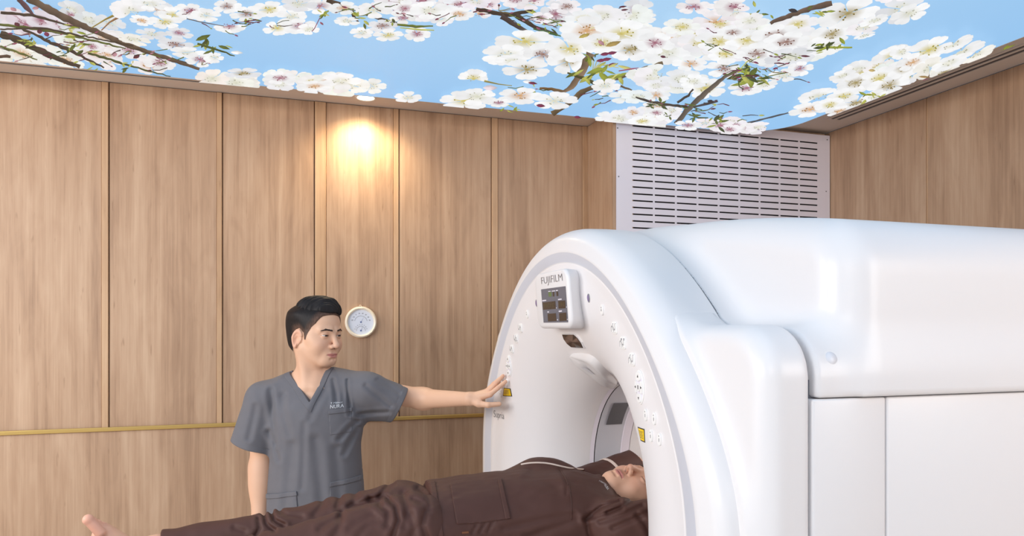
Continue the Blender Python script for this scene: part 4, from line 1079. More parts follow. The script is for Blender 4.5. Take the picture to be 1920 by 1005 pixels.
def head_fn(q, closed=False, ears=True):
    q = np.asarray(q, dtype=np.float64); m = q.copy(); m[:, 0] = np.abs(m[:, 0])
    d = skull(q)
    d = -smin(-d, ell(m, (EYX, -0.0945, 0.001), (0.0165, 0.0135, 0.0095)), 0.012)*1.0 if False else smax(d, -ell(m, (EYX, -0.0945, 0.001), (0.0165, 0.0125, 0.0095)), 0.012)
    # nose
    d = smin(d, cap(m, (0, -0.0785, 0.010), (0, -0.1000, -0.030), 0.0075, 0.0098), 0.011)
    d = smin(d, ell(m, (0, -0.1010, -0.0345), (0.0105, 0.0095, 0.0085)), 0.008)
    d = smin(d, ell(m, (0.0125, -0.0905, -0.0375), (0.0075, 0.010, 0.0075)), 0.006)
    d = smax(d, -ell(m, (0.0068, -0.0955, -0.0445), (0.0042, 0.0062, 0.0036)), 0.003)
    # philtrum, lips
    d = smax(d, -cap(m, (0, -0.0905, -0.049), (0, -0.0905, -0.057), 0.0025, 0.0028), 0.004)
    for pts, r0, r1 in (([(0.0, -0.0850, -0.0630), (0.010, -0.0838, -0.0625), (0.0235, -0.0745, -0.0675)], 0.0052, 0.0028), ([(0.0, -0.0840, -0.0730), (0.010, -0.0825, -0.0725), (0.0215, -0.0750, -0.0685)], 0.0062, 0.0030)):
        e = smin(cap(m, pts[0], pts[1], r0, r0*0.96), cap(m, pts[1], pts[2], r0*0.96, r1), 0.004); d = smin(d, e, 0.0045)
    lip = np.abs(m[:, 2]+0.0676+0.0014*np.cos(m[:, 0]*260)*np.exp(-(m[:, 0]/0.012)**2))
    d = d+0.0018*np.exp(-(lip/0.0012)**2)*sstep((0.026-m[:, 0])/0.004)*(m[:, 1] < -0.05)
    d = smax(d, -cap(m, (0, -0.0915, -0.0825), (0.010, -0.0875, -0.0825), 0.0035), 0.006)
    # lids
    lid = sph(m, (EYX, EYY, 0.0), EYR+0.0016)
    d = smin(d, lid, 0.0035)
    x = (m[:, 0]-EYX); up, lo = eye_curves(x, closed)
    if closed:
        cr = np.exp(-((m[:, 2]-lo)/0.0011)**2)*sstep((0.0135-np.abs(x))/0.002)*(m[:, 1] < -0.06)
        d = d+0.0013*cr
    else:
        op = np.maximum(np.maximum(m[:, 2]-up, lo-m[:, 2]), m[:, 1]+0.062)
        d = smax(d, -op, 0.0010)
        cr = np.exp(-((m[:, 2]-(up+0.0032))/0.0009)**2)*sstep((0.0115-np.abs(x))/0.004)*(m[:, 1] < -0.06)
        d = d+0.0008*cr
    if ears:
        e = m-np.array((0.0735, 0.014, -0.018)); a = math.radians(24)
        ex = e[:, 0]*math.cos(a)-e[:, 1]*math.sin(a); ey = e[:, 0]*math.sin(a)+e[:, 1]*math.cos(a); ez = e[:, 2]
        t_ = math.radians(-12); ey, ez = ey*math.cos(t_)-ez*math.sin(t_), ey*math.sin(t_)+ez*math.cos(t_)
        E = np.stack([ex, ey, ez], 1)
        wdt = 0.0175*np.where(ez < 0, 1+ez/0.075, 1.0)
        rr = np.sqrt((ey/np.maximum(wdt, 0.004))**2+(ez/0.031)**2)
        disc = np.maximum((rr-1)*0.016, np.abs(ex-0.004)-0.0042)
        rim = np.sqrt(((rr-0.88)*0.0165)**2+(ex-0.0085)**2)-0.0035
        rim = np.where((ey < -0.006) & (ez < 0.012), np.maximum(rim, 0.004), rim)
        ear = smin(disc, rim, 0.004)
        ear = smax(ear, -ell(E, (0.0105, 0.0, -0.003), (0.0070, 0.0082, 0.0125)), 0.003)
        ear = smin(ear, sph(E, (0.006, -0.0135, -0.006), 0.0048), 0.004)
        d = smin(d, ear, 0.005)
    return d
def eye_curves(x, closed):
    k = np.clip(1-(x/0.0142)**2, 0, 1)
    if closed: return -0.0042*k, -0.0042*k+0.0004
    return 0.0024*k**0.8+0.001*np.clip(x/0.014, -1, 1), -0.0025*k+0.0006*np.clip(x/0.014, -1, 1)
LIPC = np.array(srgb(202, 128, 122))
def head_color(q, skin, closed=False):
    q = np.asarray(q); m = q.copy(); m[:, 0] = np.abs(m[:, 0]); n = len(q)
    c = np.tile(np.array(skin), (n, 1)); front = sstep((-0.045-m[:, 1])/0.02)
    def mixc(w, col): nonlocal c; w = np.clip(w, 0, 1)[:, None]; c = c*(1-w)+np.array(col)*w
    blush = np.exp(-(((m[:, 0]-0.042)/0.022)**2+((m[:, 2]+0.030)/0.022)**2))*front; mixc(0.20*blush, srgb(222, 150, 130))
    nz = np.exp(-((m[:, 0]/0.013)**2+((m[:, 2]+0.036)/0.013)**2))*front; mixc(0.25*nz, srgb(218, 150, 130))
    x = m[:, 0]; z = m[:, 2]
    top = -0.0590-0.0035*(x/0.024)**2-0.0014*np.exp(-(x/0.004)**2); bot = -0.0785+0.0110*(x/0.0245)**2
    lw = sstep((top-z)/0.0022)*sstep((z-bot)/0.0025)*sstep((0.0245-x)/0.003)*sstep((-0.066-m[:, 1])/0.004)
    mixc(0.85*lw, LIPC)
    seam = np.exp(-((z+0.0676)/0.0011)**2)*sstep((0.0245-x)/0.004)*sstep((-0.06-m[:, 1])/0.004); mixc(0.7*seam, srgb(128, 66, 62))
    nos = np.exp(-(((x-0.0068)/0.004)**2+((z+0.0440)/0.003)**2))*(m[:, 1] < -0.085); mixc(0.8*nos, srgb(92, 52, 44))
    xe = x-EYX; up, lo = eye_curves(xe, closed); near = sstep((0.0138-np.abs(xe))/0.003)*(m[:, 1] < -0.055)
    line = np.exp(-((z-(up+0.0004 if not closed else lo))/0.0012)**2)*near; mixc(0.92*line, srgb(44, 30, 28))
    if not closed: mixc(0.35*np.exp(-((z-lo)/0.001)**2)*near, srgb(120, 78, 68))
    sock = np.exp(-((xe/0.018)**2+((z-0.004)/0.010)**2))*front; mixc(0.16*sock, srgb(170, 112, 92))
    ear = sstep((m[:, 0]-0.074)/0.006)*(m[:, 1] > -0.01); mixc(0.30*ear, srgb(226, 150, 128))
    return c
def hair_line(q):                      # negative where short hair grows (side view polygon)
    return poly_sd(q[:, 1], q[:, 2], [(-0.105, 0.084), (-0.083, 0.080), (-0.064, 0.066), (-0.054, 0.040), (-0.042, 0.026), (-0.033, 0.008), (-0.026, -0.018), (-0.016, -0.020), (-0.010, 0.004), (0.008, 0.018), (0.028, 0.012), (0.036, -0.030), (0.046, -0.078), (0.075, -0.098), (0.2, -0.098), (0.2, 0.25), (-0.2, 0.25), (-0.2, 0.088)])
def side_hair(q):
    q = np.asarray(q, dtype=float)
    b = hair_line(q); th = 0.0012+0.0018*sstep((-b-0.002)/0.016)+(0.0115*sstep((-b-0.004)/0.055)*sstep((q[:, 1]+0.03)/0.06)+0.003*sstep((q[:, 2]-0.03)/0.05))*sstep((0.115-q[:, 2])/0.05)
    return rrect2(skull(q)-th, b, 0.003)
def top_hair(q, part=-0.038):
    q = np.asarray(q, dtype=float)
    s_ = 1.0
    d = ell(q, (0.003, 0.006, 0.083), (0.067, 0.081, 0.049))
    d = smin(d, ell(q, (0.004, -0.034, 0.093), (0.044, 0.033, 0.034)), 0.015)
    d = smin(d, ell(q, (0.022, -0.053, 0.084), (0.024, 0.016, 0.019)), 0.012)
    # combed strands run from the parting over the top
    w = q[:, 1]*0.9+q[:, 0]*0.35+0.010*vnoise(q, 38, 2)
    d = d+0.0022*np.sin(w*330)+0.0013*np.sin(w*690+q[:, 0]*60)-0.003*vnoise(q*np.array([0.5, 1, 0.5]), 60, 5)
    low = 0.0775-q[:, 2]-0.010*sstep((q[:, 0]-0.015)/0.03)*sstep((-q[:, 1]-0.03)/0.03)-0.012*sstep((q[:, 1]-0.05)/0.03)
    d = rrect2(d, low, 0.008)
    return d
def brow(q, d_head):
    m = np.asarray(q).copy(); m[:, 0] = np.abs(m[:, 0])
    a = seg_d(m[:, 0], m[:, 2], (0.0135, 0.0185), (0.034, 0.0215)); b = seg_d(m[:, 0], m[:, 2], (0.034, 0.0215), (0.048, 0.0165))
    w = 0.0026-0.0014*np.clip((m[:, 0]-0.03)/0.02, 0, 1)
    e = smin(a, b, 0.004)-w+0.0012*(vnoise(np.asarray(q), 700, 8)-0.5)
    return np.maximum(np.maximum(e, d_head-0.0016), m[:, 1]+0.04)
def frame(o, R, S): return lambda p: (np.asarray(p, dtype=np.float64)-np.array(o))@R/S
SKIN_T = srgb(224, 180, 151); SKIN_P = srgb(222, 174, 146)
M['skin'] = attr_mat('skin', 0.50, 0.35, 0.0, 900, 0.12, mottle=0.03)
M['hair'] = attr_mat('hair', 0.55, 0.25, 0, 700, 0.5, mottle=0.25)
M['eyeball'] = attr_mat('eye', 0.08, 0.5)
M['scrub'] = attr_mat('grey scrub cotton', 0.85, 0.2, 0, 1500, 0.35, weave=True, mottle=0.06, sheen=0.05)
M['brown'] = attr_mat('brown cotton', 0.62, 0.3, 0, 1400, 0.25, mottle=0.05, sheen=0.0)
M['piping'] = plain('pale piping', srgb(214, 196, 184), 0.6)
M['print_white'] = plain('white print', srgb(220, 222, 226), 0.6)
M['shoe'] = plain('shoe', (0.05, 0.05, 0.06), 0.5)
def add_eyes(parent, o, R, S, gaze, off):
    for sx_ in (-1, 1):
        c_ = np.array((sx_*EYX, EYY, 0.0)); vs, fs = [], []
        nu, nv = 32, 20
        for i in range(nv+1):
            th = math.pi*i/nv
            for j in range(nu):
                a = 2*math.pi*j/nu; vs.append((math.sin(th)*math.cos(a), math.sin(th)*math.sin(a), math.cos(th)))
        vs = np.array(vs); g_ = np.array(gaze)/np.linalg.norm(gaze)
        # pole towards the gaze
        zx = np.cross((0, 0, 1), g_); zx /= np.linalg.norm(zx); zy = np.cross(g_, zx)
        W = vs[:, :1]*zx+vs[:, 1:2]*zy+vs[:, 2:]*g_
        cosg = W@g_; col = np.tile(np.array(srgb(214, 206, 200)), (len(W), 1))
        col[cosg > 0.86] = srgb(46, 30, 24); col[cosg > 0.965] = (0.006, 0.005, 0.005)
        for i in range(nv):
            for j in range(nu): fs.append((i*nu+j, (i+1)*nu+j, (i+1)*nu+(j+1) % nu, i*nu+(j+1) % nu))
        P_ = (c_+W*EYR)*S@R.T+np.array(o)+np.array(off)
        mesh_obj('eye', P_, fs, M['eyeball'], parent, True, None, col, world=False)
# ================================================================== the standing technician
TA, TB = -0.772, 2.85                        # right of, and away from, the lens
tech = None
T_LOC = (CA*TA+SA*TB, -SA*TA+CA*TB, ZF)
def fdir(psi, p):
    psi, p = math.radians(psi), math.radians(p); c_, s_ = math.cos(psi), math.sin(psi)
    hx = np.array((c_, s_, 0)); hy = np.array((-s_*math.cos(p), c_*math.cos(p), math.sin(p))); hz = np.array((s_*math.sin(p), -c_*math.sin(p), math.cos(p)))
    return np.stack([hx, hy, hz], 1)
TR = fdir(57, 5); TS = 1.10; TO = (0.009, 0.0, -0.020)
toH = frame(TO, TR, TS)
def hp(x, y, z): return tuple(np.array((x, y, z))*TS@TR.T+np.array(TO))
def hand(P, W, mcps, pips, tips, thumb, d, rp=0.017):
    h = None
    for m_ in mcps:
        e = cap(P, W, m_, rp, 0.0112); h = e if h is None else smin(h, e, 0.010)
    h = smin(h, cap(P, W, thumb[0], rp, 0.0135), 0.012)
    fd = None
    for i, (m_, p_, t_) in enumerate(zip(mcps, pips, tips)):
        r = (0.0086, 0.0088, 0.0083, 0.0073)[i]
        e = smin(cap(P, m_, p_, r*1.12, r), cap(P, p_, t_, r, r*0.80), 0.003)
        h = smin(h, e, 0.004)
    e = smin(cap(P, thumb[0], thumb[1], 0.0125, 0.0105), cap(P, thumb[1], thumb[2], 0.0105, 0.0088), 0.004)
    h = smin(h, e, 0.007)
    return smin(d, h, 0.012)
SL, ELB, WR = (0.205, 0.020, -0.245), (0.415, 0.085, -0.283), (0.611, -0.099, -0.266)
SR, ERB, WRR = (-0.205, 0.020, -0.280), (-0.224, 0.045, -0.545), (-0.215, 0.0, -0.78)
MCP = [(0.690, -0.130, -0.246), (0.684, -0.110, -0.237), (0.676, -0.090, -0.238), (0.668, -0.072, -0.246)]
PIP = [(0.719, -0.131, -0.222), (0.710, -0.106, -0.208), (0.703, -0.082, -0.210), (0.697, -0.061, -0.224)]
TIP = [(0.748, -0.120, -0.199), (0.738, -0.088, -0.180), (0.730, -0.063, -0.188), (0.723, -0.042, -0.206)]
THB = [(0.648, -0.128, -0.281), (0.684, -0.146, -0.284), (0.724, -0.140, -0.281)]
def tech_body(P):
    P = np.asarray(P, dtype=np.float64)
    d = head_fn(toH(P))*TS
    d = smin(d, cap(P, hp(0, 0.022, -0.060), (-0.014, 0.030, -0.205), 0.058, 0.064), 0.035)
    for s_ in (SL, SR): d = smin(d, cap(P, (-0.012, 0.040, -0.195), s_, 0.052, 0.052), 0.03)
    d = smin(d, ell(P, (0, 0.025, -0.400), (0.165, 0.108, 0.21)), 0.05)
    d = smin(d, ell(P, (0, 0.025, -0.62), (0.150, 0.100, 0.26)), 0.05)
    d = smin(d, ell(P, (0, 0.035, -0.74), (0.165, 0.108, 0.15)), 0.05)
    # collar bones and the notch between them
    for sx_ in (-1, 1): d = smin(d, cap(P, (sx_*0.018-0.008, -0.036, -0.232), (sx_*0.14, 0.004, -0.222), 0.008, 0.008), 0.02)
    for sx_ in (-1, 1): d = smin(d, cap(P, hp(sx_*0.05, 0.02, -0.06), (-0.01+sx_*0.014, -0.030, -0.222), 0.012, 0.009), 0.03)   # neck muscles
    d = smin(d, cap(P, SR, ERB, 0.050, 0.043), 0.03); d = smin(d, cap(P, ERB, WRR, 0.043, 0.030), 0.02)
    d = smin(d, ell(P, (-0.222, 0.035, -0.60), (0.043, 0.045, 0.09)), 0.03)
    d = smin(d, cap(P, SL, ELB, 0.050, 0.038), 0.03); d = smin(d, cap(P, ELB, WR, 0.0405, 0.0255), 0.035)
    d = hand(P, WR, MCP, PIP, TIP, THB, d)
    m2 = [(-0.205+0.0, -0.026+i*0.019, -0.865+0.004*abs(i-1)) for i in range(4)]
    p2 = [(-0.200, -0.028+i*0.019, -0.905+0.005*abs(i-1)) for i in range(4)]
    t2 = [(-0.188, -0.028+i*0.018, -0.942+0.008*abs(i-1)) for i in range(4)]
    d = hand(P, WRR, m2, p2, t2, [(-0.198, -0.036, -0.82), (-0.188, -0.050, -0.855), (-0.180, -0.050, -0.885)], d)
    for sx_ in (-1, 1):
        d = smin(d, cap(P, (sx_*0.085, 0.035, -0.74), (sx_*0.095, 0.02, -1.12), 0.085, 0.055), 0.03)
        d = smin(d, cap(P, (sx_*0.095, 0.02, -1.12), (sx_*0.10, 0.045, -1.47), 0.055, 0.038), 0.02)
        d = smin(d, cap(P, (sx_*0.10, 0.05, -1.505), (sx_*0.115, -0.10, -1.52), 0.034, 0.026), 0.02)
    return d
def up_z(v): v = np.array(v, dtype=float); v[:, 2] -= ZF; return v
zs = -0.17
boxes = [((-0.14, -0.17, -0.166), (0.13, 0.16, 0.13), 0.0020), ((-0.29, -0.13, -1.0), (-0.12, 0.12, -0.1635), 0.0035), ((-0.124, -0.12, -1.0), (0.124, 0.17, -0.1635), 0.0032), ((0.120, -0.12, -1.0), (0.305, 0.17, -0.15), 0.0045), ((0.3022, -0.13, -0.36), (0.5835, 0.16, -0.20), 0.0025), ((0.5818, -0.18, -0.32), (0.78, 0.0, -0.15), 0.0018), ((-0.2, -0.16, -1.56), (0.2, 0.16, -0.995), 0.008)]
parts = [mesh_sdf(tech_body, lo, hi, h, clip=True) for lo, hi, h in boxes]
v_, f_ = merge(parts)
col = head_color(toH(v_), SKIN_T)
hq_ = toH(v_); hm_ = sstep((0.15-np.abs(hq_).max(1))/0.02)
knuck = np.zeros(len(v_))
for a in PIP+TIP+MCP: knuck = np.maximum(knuck, np.exp(-(np.sqrt(((v_-np.array(a))**2).sum(1))/0.012)**2))
base = np.tile(np.array(SKIN_T), (len(v_), 1)); base = base*(1-0.35*knuck[:, None])+np.array(srgb(226, 160, 138))*0.35*knuck[:, None]
elb = np.exp(-(np.sqrt(((v_-np.array(ERB))**2).sum(1))/0.05)**2)[:, None]; base = base*(1-0.2*elb)+np.array(srgb(214, 160, 136))*0.2*elb
col = col*hm_[:, None]+base*(1-hm_[:, None])
# shaved side hair tints the scalp below the hair edge
hb = hair_line(hq_); sh = sstep((0.004-hb)/0.010)*(hq_[:, 2] > -0.1)*hm_*(np.abs(hq_[:, 0]) < 0.079); col = col*(1-0.5*sh[:, None])+np.array(srgb(92, 70, 60))*0.5*sh[:, None]
tech = mesh_obj('person', up_z(v_), f_, M['skin'], None, True, None, col)
tech.location = T_LOC; tech.rotation_euler = (0, 0, -math.atan2(SA, CA))
tag(tech, 'person in grey scrubs standing and reaching one hand to the scanner', 'person')
OFFT = (0, 0, -ZF)
add_eyes(tech, TO, TR, TS, (0.05, -1, -0.16), OFFT)
def tech_part(name, fn, lo, hi, h, mat, colf):
    v, f = biggest(*mesh_sdf(fn, lo, hi, h)); return mesh_obj(name, up_z(v), f, mat, tech, True, None, colf(v), world=False)
def hair_col(v):
    q = toH(v); b = -hair_line(q); t = sstep((b-0.001)/0.024)*sstep((q[:, 2]+0.10)/0.03)
    n = vnoise(q*np.array([1, 1, 0.35]), 420, 3)[:, None]
    t = np.maximum(t, sstep((q[:, 1]-0.035)/0.02)); A = np.array(srgb(92, 70, 60)); B = np.array(srgb(28, 24, 25)); c = A*(1-t[:, None])+B*t[:, None]
    return c*(0.6+0.8*n)
HB = ((-0.15, -0.17, -0.16), (0.15, 0.17, 0.16))
tech_part('hair', lambda P: side_hair(toH(P))*TS, HB[0], HB[1], 0.0022, M['hair'], hair_col)
tech_part('hair', lambda P: top_hair(toH(P))*TS*0.8, HB[0], HB[1], 0.0020, M['hair'], lambda v: np.array(srgb(30, 27, 29))*(0.7+0.6*vnoise(toH(v)*np.array([0.3, 1, 0.3]), 300, 6)[:, None]))
tech_part('eyebrow', lambda P: brow(toH(P), head_fn(toH(P)))*TS, (-0.12, -0.16, -0.03), (0.12, 0.1, 0.03), 0.0011, M['hair'], lambda v: np.tile(np.array(srgb(58, 44, 40)), (len(v), 1)))
# ---- scrub top
VL, VB, VR = (-0.122, -0.150), (0.006, -0.280), (0.056, -0.135)
FOLDS = [((-0.16, -0.24), (-0.135, -0.44), 0.012, 0.006), ((-0.11, -0.26), (-0.07, -0.40), 0.014, 0.004), ((0.08, -0.20), (0.10, -0.28), 0.008, 0.005), ((0.135, -0.20), (0.150, -0.33), 0.006, 0.005), ((0.05, -0.24), (0.01, -0.34), 0.012, 0.003),
         ((0.170, -0.36), (0.115, -0.42), 0.010, 0.006), ((0.172, -0.385), (0.13, -0.48), 0.010, 0.004), ((-0.165, -0.40), (-0.12, -0.50), 0.012, 0.005), ((0.03, -0.42), (0.06, -0.72), 0.018, 0.005), ((-0.06, -0.44), (-0.09, -0.74), 0.02, 0.005), ((0.10, -0.46), (0.12, -0.72), 0.016, 0.004), ((-0.01, -0.36), (-0.02, -0.60), 0.012, 0.003),
         ((0.21, -0.22), (0.30, -0.30), 0.010, 0.005), ((0.18, -0.335), (0.29, -0.325), 0.009, 0.005), ((-0.215, -0.30), (-0.24, -0.42), 0.012, 0.004), ((0.25, -0.20), (0.33, -0.25), 0.008, 0.003)]
SAX = np.array((-0.33, 0.0, -0.944)); SHC = np.array((-0.255, 0.02, -0.466))
LAX = np.array((0.88, 0.18, -0.44)); LAX /= np.linalg.norm(LAX); LHC = np.array((0.326, 0.058, -0.300))
def scrub_solid(P):
    P = np.asarray(P, dtype=np.float64); x, y, z = P[:, 0], P[:, 1], P[:, 2]
    hw = 0.176+0.012*sstep((-0.40-z)/0.35); dp = 0.122+0.010*sstep((-0.45-z)/0.3)
    rr = np.sqrt((x/hw)**2+((y-0.022)/dp)**2)
    tor = (rr-1)*0.13
    tor = smax(tor, z+0.27, 0.06); tor = smax(tor, -0.80-z, 0.004)
    for s_ in (SL, SR): tor = smin(tor, cap(P, (-0.012, 0.038, -0.200), s_, 0.064, 0.066), 0.03)
    tor = smin(tor, ell(P, (0, 0.022, -0.36), (0.176, 0.120, 0.16)), 0.03)
    # sleeves
    s1 = ecap(P, SR, tuple(SHC+SAX*0.03), 0.070, 0.086, (1, 0.86, 1)); cut = (P-SHC)@SAX
    s1 = smax(s1, cut, 0.004); inn = np.maximum(ecap(P, SR, tuple(SHC+SAX*0.03), 0.054, 0.071, (1, 0.86, 1)), -0.035-cut); s1 = np.maximum(s1, -inn)
    s2 = cap(P, SL, tuple(LHC+LAX*0.03), 0.068, 0.074); cut2 = (P-LHC)@LAX
    s2 = smin(s2, cap(P, (0.15, 0.03, -0.33), (0.29, 0.06, -0.335), 0.035, 0.036), 0.03)
    s2 = smax(s2, cut2, 0.004); in2 = np.maximum(cap(P, SL, tuple(LHC+LAX*0.03), 0.052, 0.060), -0.035-cut2); s2 = np.maximum(s2, -in2)
    d = smin(tor, s1, 0.022); d = smin(d, s2, 0.03)
    for a, b, w, am in FOLDS:
        sd = seg_d(x, z, a, b); d = d+am*np.exp(-(sd/w)**2)-am*0.45*np.exp(-((sd-w*1.7)/w)**2)
    d = d+0.005*(vnoise(P*np.array([1, 1, 0.4]), 16, 9)-0.5)
    for a_, n_, ln in ((SHC, SAX, cut), (LHC, LAX, cut2)): d = d+0.0011*np.exp(-((ln+0.022)/0.0018)**2)*(np.abs(x) > 0.17)
    return d
def vcut(P):
    x, y, z = P[:, 0], P[:, 1], P[:, 2]
    def ln(a, b):
        e = np.array((b[0]-a[0], b[1]-a[1])); e /= np.linalg.norm(e); return (x-a[0])*(-e[1])+(z-a[1])*e[0]
    l1 = ln(VB, VL)      # negative above the left edge
    l2 = -ln(VB, VR)
    return np.maximum(l1, l2) 
def scrub(P):
    P = np.asarray(P, dtype=np.float64)
    d = scrub_solid(P); v = np.maximum(vcut(P), P[:, 1]-0.02)
    nk = cap(P, (-0.018, 0.035, -0.185), (-0.018, 0.035, 0.0), 0.074, 0.10)
    v = np.minimum(v, nk)
    return smax(d, -v, 0.003)
gcol = np.array(srgb(110, 109, 114))
gc = lambda v: np.tile(gcol, (len(v), 1))
st = tech_part('scrub_top', scrub, (-0.36, -0.14, -0.83), (0.40, 0.20, -0.10), 0.0036, M['scrub'], gc)
def patch_on(fn, poly, lift, ybound=0.0):
    def g(P):
        P = np.asarray(P, dtype=np.float64); return np.maximum(np.maximum(np.abs(fn(P)+0.003-lift*0.5)-lift*0.5-0.003, poly_sd(P[:, 0], P[:, 2], poly)), P[:, 1]-ybound)
    return g
def stp(name, fn, lo, hi, h, col=gcol):
    v, f = biggest(*mesh_sdf(fn, lo, hi, h, 3.0, 2))
    return mesh_obj(name, up_z(v), f, M['scrub'], st, True, None, np.tile(col, (len(v), 1)), world=False)
def band(P):
    P = np.asarray(P, dtype=np.float64); x, z = P[:, 0], P[:, 2]; v = vcut(P)
    e = np.maximum(np.maximum(v-0.020, -v-0.0005), P[:, 1]-0.015); e = np.maximum(e, z+0.125)
    return np.maximum(e, np.abs(scrub_solid(P)+0.0015)-0.0040)
stp('neckband', band, (-0.17, -0.14, -0.33), (0.11, 0.03, -0.10), 0.0022)
def IM(u, v): return ((u-590)/479.0, (616-v)/479.0)
stp('chest_pocket', patch_on(scrub_solid, [IM(628, 765), IM(664, 762), IM(665, 806), IM(630, 809)], 0.002), (0.05, -0.14, -0.42), (0.19, 0.0, -0.28), 0.002)
stp('pocket_welt', patch_on(scrub_solid, [IM(627, 765), IM(665, 762), IM(665, 768.5), IM(627, 771.5)], 0.0050), (0.05, -0.14, -0.36), (0.19, 0.0, -0.28), 0.0016)
for q, b in (([(505, 922), (571, 909), (578, 1000), (505, 1000)], [(504.5, 922), (571.5, 909), (573, 916.5), (504.5, 930.5)]), ([(631, 895), (684, 889), (686, 1000), (628, 1000)], [(630.5, 895), (684.5, 889), (685, 897), (630, 903)])):
    stp('hip_pocket', patch_on(scrub_solid, [IM(*i) for i in q], 0.0038), (-0.20, -0.14, -0.81), (0.21, 0.04, -0.55), 0.0026)
    stp('pocket_hem', patch_on(scrub_solid, [IM(*i) for i in b], 0.0068), (-0.20, -0.14, -0.70), (0.21, 0.04, -0.55), 0.0020)
def front_y(fn, x, z, y0=-0.16, step=0.0015):
    y = np.full(len(x), y0); 
    for _ in range(160):
        d = fn(np.stack([x, y, z], 1)); y = y+np.where(d > 0.0002, np.clip(d*0.7, 0.0002, 0.006), 0)
    return y
def scrub_text(body, quad, name, bold=0.0):
    vs, fs = text_mesh(body, 1.0, lambda x, y: (x, y), None, name, None, 0, bold)
    a = np.array(vs); a = (a-a.min(0))/(a.max(0)-a.min(0)); bl, br, tr_, tl = [np.array(IM(*q)) for q in quad]
    s_, t_ = a[:, :1], a[:, 1:]; p = (bl*(1-s_)+br*s_)*(1-t_)+(tl*(1-s_)+tr_*s_)*t_
    y = front_y(scrub_solid, p[:, 0], p[:, 1])-0.0014
    mesh_obj(name, up_z(np.stack([p[:, 0], y, p[:, 1]], 1)), fs, M['print_white'], st, False, world=False)
scrub_text('NURA', [(629.5, 761.5), (652, 760), (651.5, 754), (629.5, 755.2)], 'lettering')
scrub_text('T Mahaot', [(629.5, 753.8), (649, 752.2), (649, 749.2), (629.5, 750.6)], 'lettering')
# ---- trousers and shoes
def pants(P):
    P = np.asarray(P, dtype=np.float64)
    d = ell(P, (0, 0.030, -0.76), (0.172, 0.118, 0.12))
    for sx_ in (-1, 1):
        d = smin(d, cap(P, (sx_*0.085, 0.035, -0.78), (sx_*0.098, 0.025, -1.12), 0.094, 0.075), 0.03)
        d = smin(d, smax(cap(P, (sx_*0.098, 0.025, -1.12), (sx_*0.10, 0.045, -1.50), 0.075, 0.070), -1.485-P[:, 2], 0.004), 0.02)
    return smax(d, P[:, 2]+0.70, 0.004)+0.004*(vnoise(P*np.array([1, 1, 0.5]), 20, 3)-0.5)
tech_part('trousers', pants, (-0.21, -0.12, -1.52), (0.21, 0.18, -0.67), 0.008, M['scrub'], gc)
for sx_ in (-1, 1):
    def shoe(P):
        P = np.asarray(P, dtype=np.float64); d = ecap(P, (sx_*0.10, 0.06, -1.51), (sx_*0.118, -0.12, -1.52), 0.047, 0.046, (0.95, 1, 1)); return smax(d, -1.549-P[:, 2], 0.006)
    v, f = mesh_sdf(shoe, (sx_*0.11-0.08, -0.2, -1.56), (sx_*0.11+0.08, 0.13, -1.43), 0.006); mesh_obj('shoe', up_z(v), f, M['shoe'], tech, True, world=False)
# ================================================================== the lying patient
P_LOC = (0.45, CY, ZT)
def nproj(P):
    r = CA*P[:, 0]-SA*P[:, 1]; w = SA*P[:, 0]+CA*P[:, 1]; return 960+F*r/w, 616-F*P[:, 2]/w
al_ = math.radians(24); tl_ = math.radians(3)
pn = np.array((-math.sin(tl_), -math.sin(al_)*math.cos(tl_), math.cos(al_)*math.cos(tl_)))       # where the face points
pz = np.array((1.0, 0, 0)); pz = pz-pn*(pz@pn); pz /= np.linalg.norm(pz)
PRM = np.stack([np.cross(-pn, pz), -pn, pz], 1); PS = 1.04; PO = (1.084, 2.080, -0.526)
toP = frame(PO, PRM, PS)
def pp(x, y, z): return tuple(np.array((x, y, z))*PS@PRM.T+np.array(PO))
NSH, NEL, NWR = (0.930, 1.905, -0.560), (1.150, 1.842, -0.535), (1.205, 2.000, -0.610)
FSH, FEL, FWR = (0.930, 2.255, -0.545), (1.195, 2.320, -0.490), (1.225, 2.160, -0.590)
FHIP, FKN, FAN = (0.36, 2.180, -0.560), (0.02, 2.190, -0.586), (-0.335, 2.200, -0.602)
NHIP, NKN, NAN = (0.36, 1.990, -0.556), (0.01, 1.980, -0.604), (-0.345, 1.965, -0.618)
def foot(P, an, sgn):
    x, y, z = an
    d = cap(P, (x+0.02, y, z), (x-0.045, y, z-0.022), 0.034, 0.030)
    d = smin(d, cap(P, (x-0.030, y, z-0.030), (x-0.105, y-0.008*sgn, z+0.046), 0.034, 0.030), 0.02)
    d = smin(d, cap(P, (x-0.050, y, z-0.004), (x-0.112, y+0.024*sgn, z+0.050), 0.028, 0.022), 0.02)
    for i in range(5):
        ty = y+sgn*(-0.030+0.0185*i-(0.004 if i == 0 else 0)); L_ = (0.046, 0.040, 0.035, 0.029, 0.022)[i]; r_ = (0.0128, 0.0098, 0.0092, 0.0088, 0.0085)[i]
        a = (x-0.108+0.003*i, ty, z+0.062-0.006*i); b = (a[0]-L_*0.62, ty-0.002*sgn, a[2]+L_*0.82)
        e = cap(P, a, b, r_*1.05, r_); e = smin(e, sph(P, b, r_*1.04), 0.004); d = smin(d, e, 0.007)
    return d
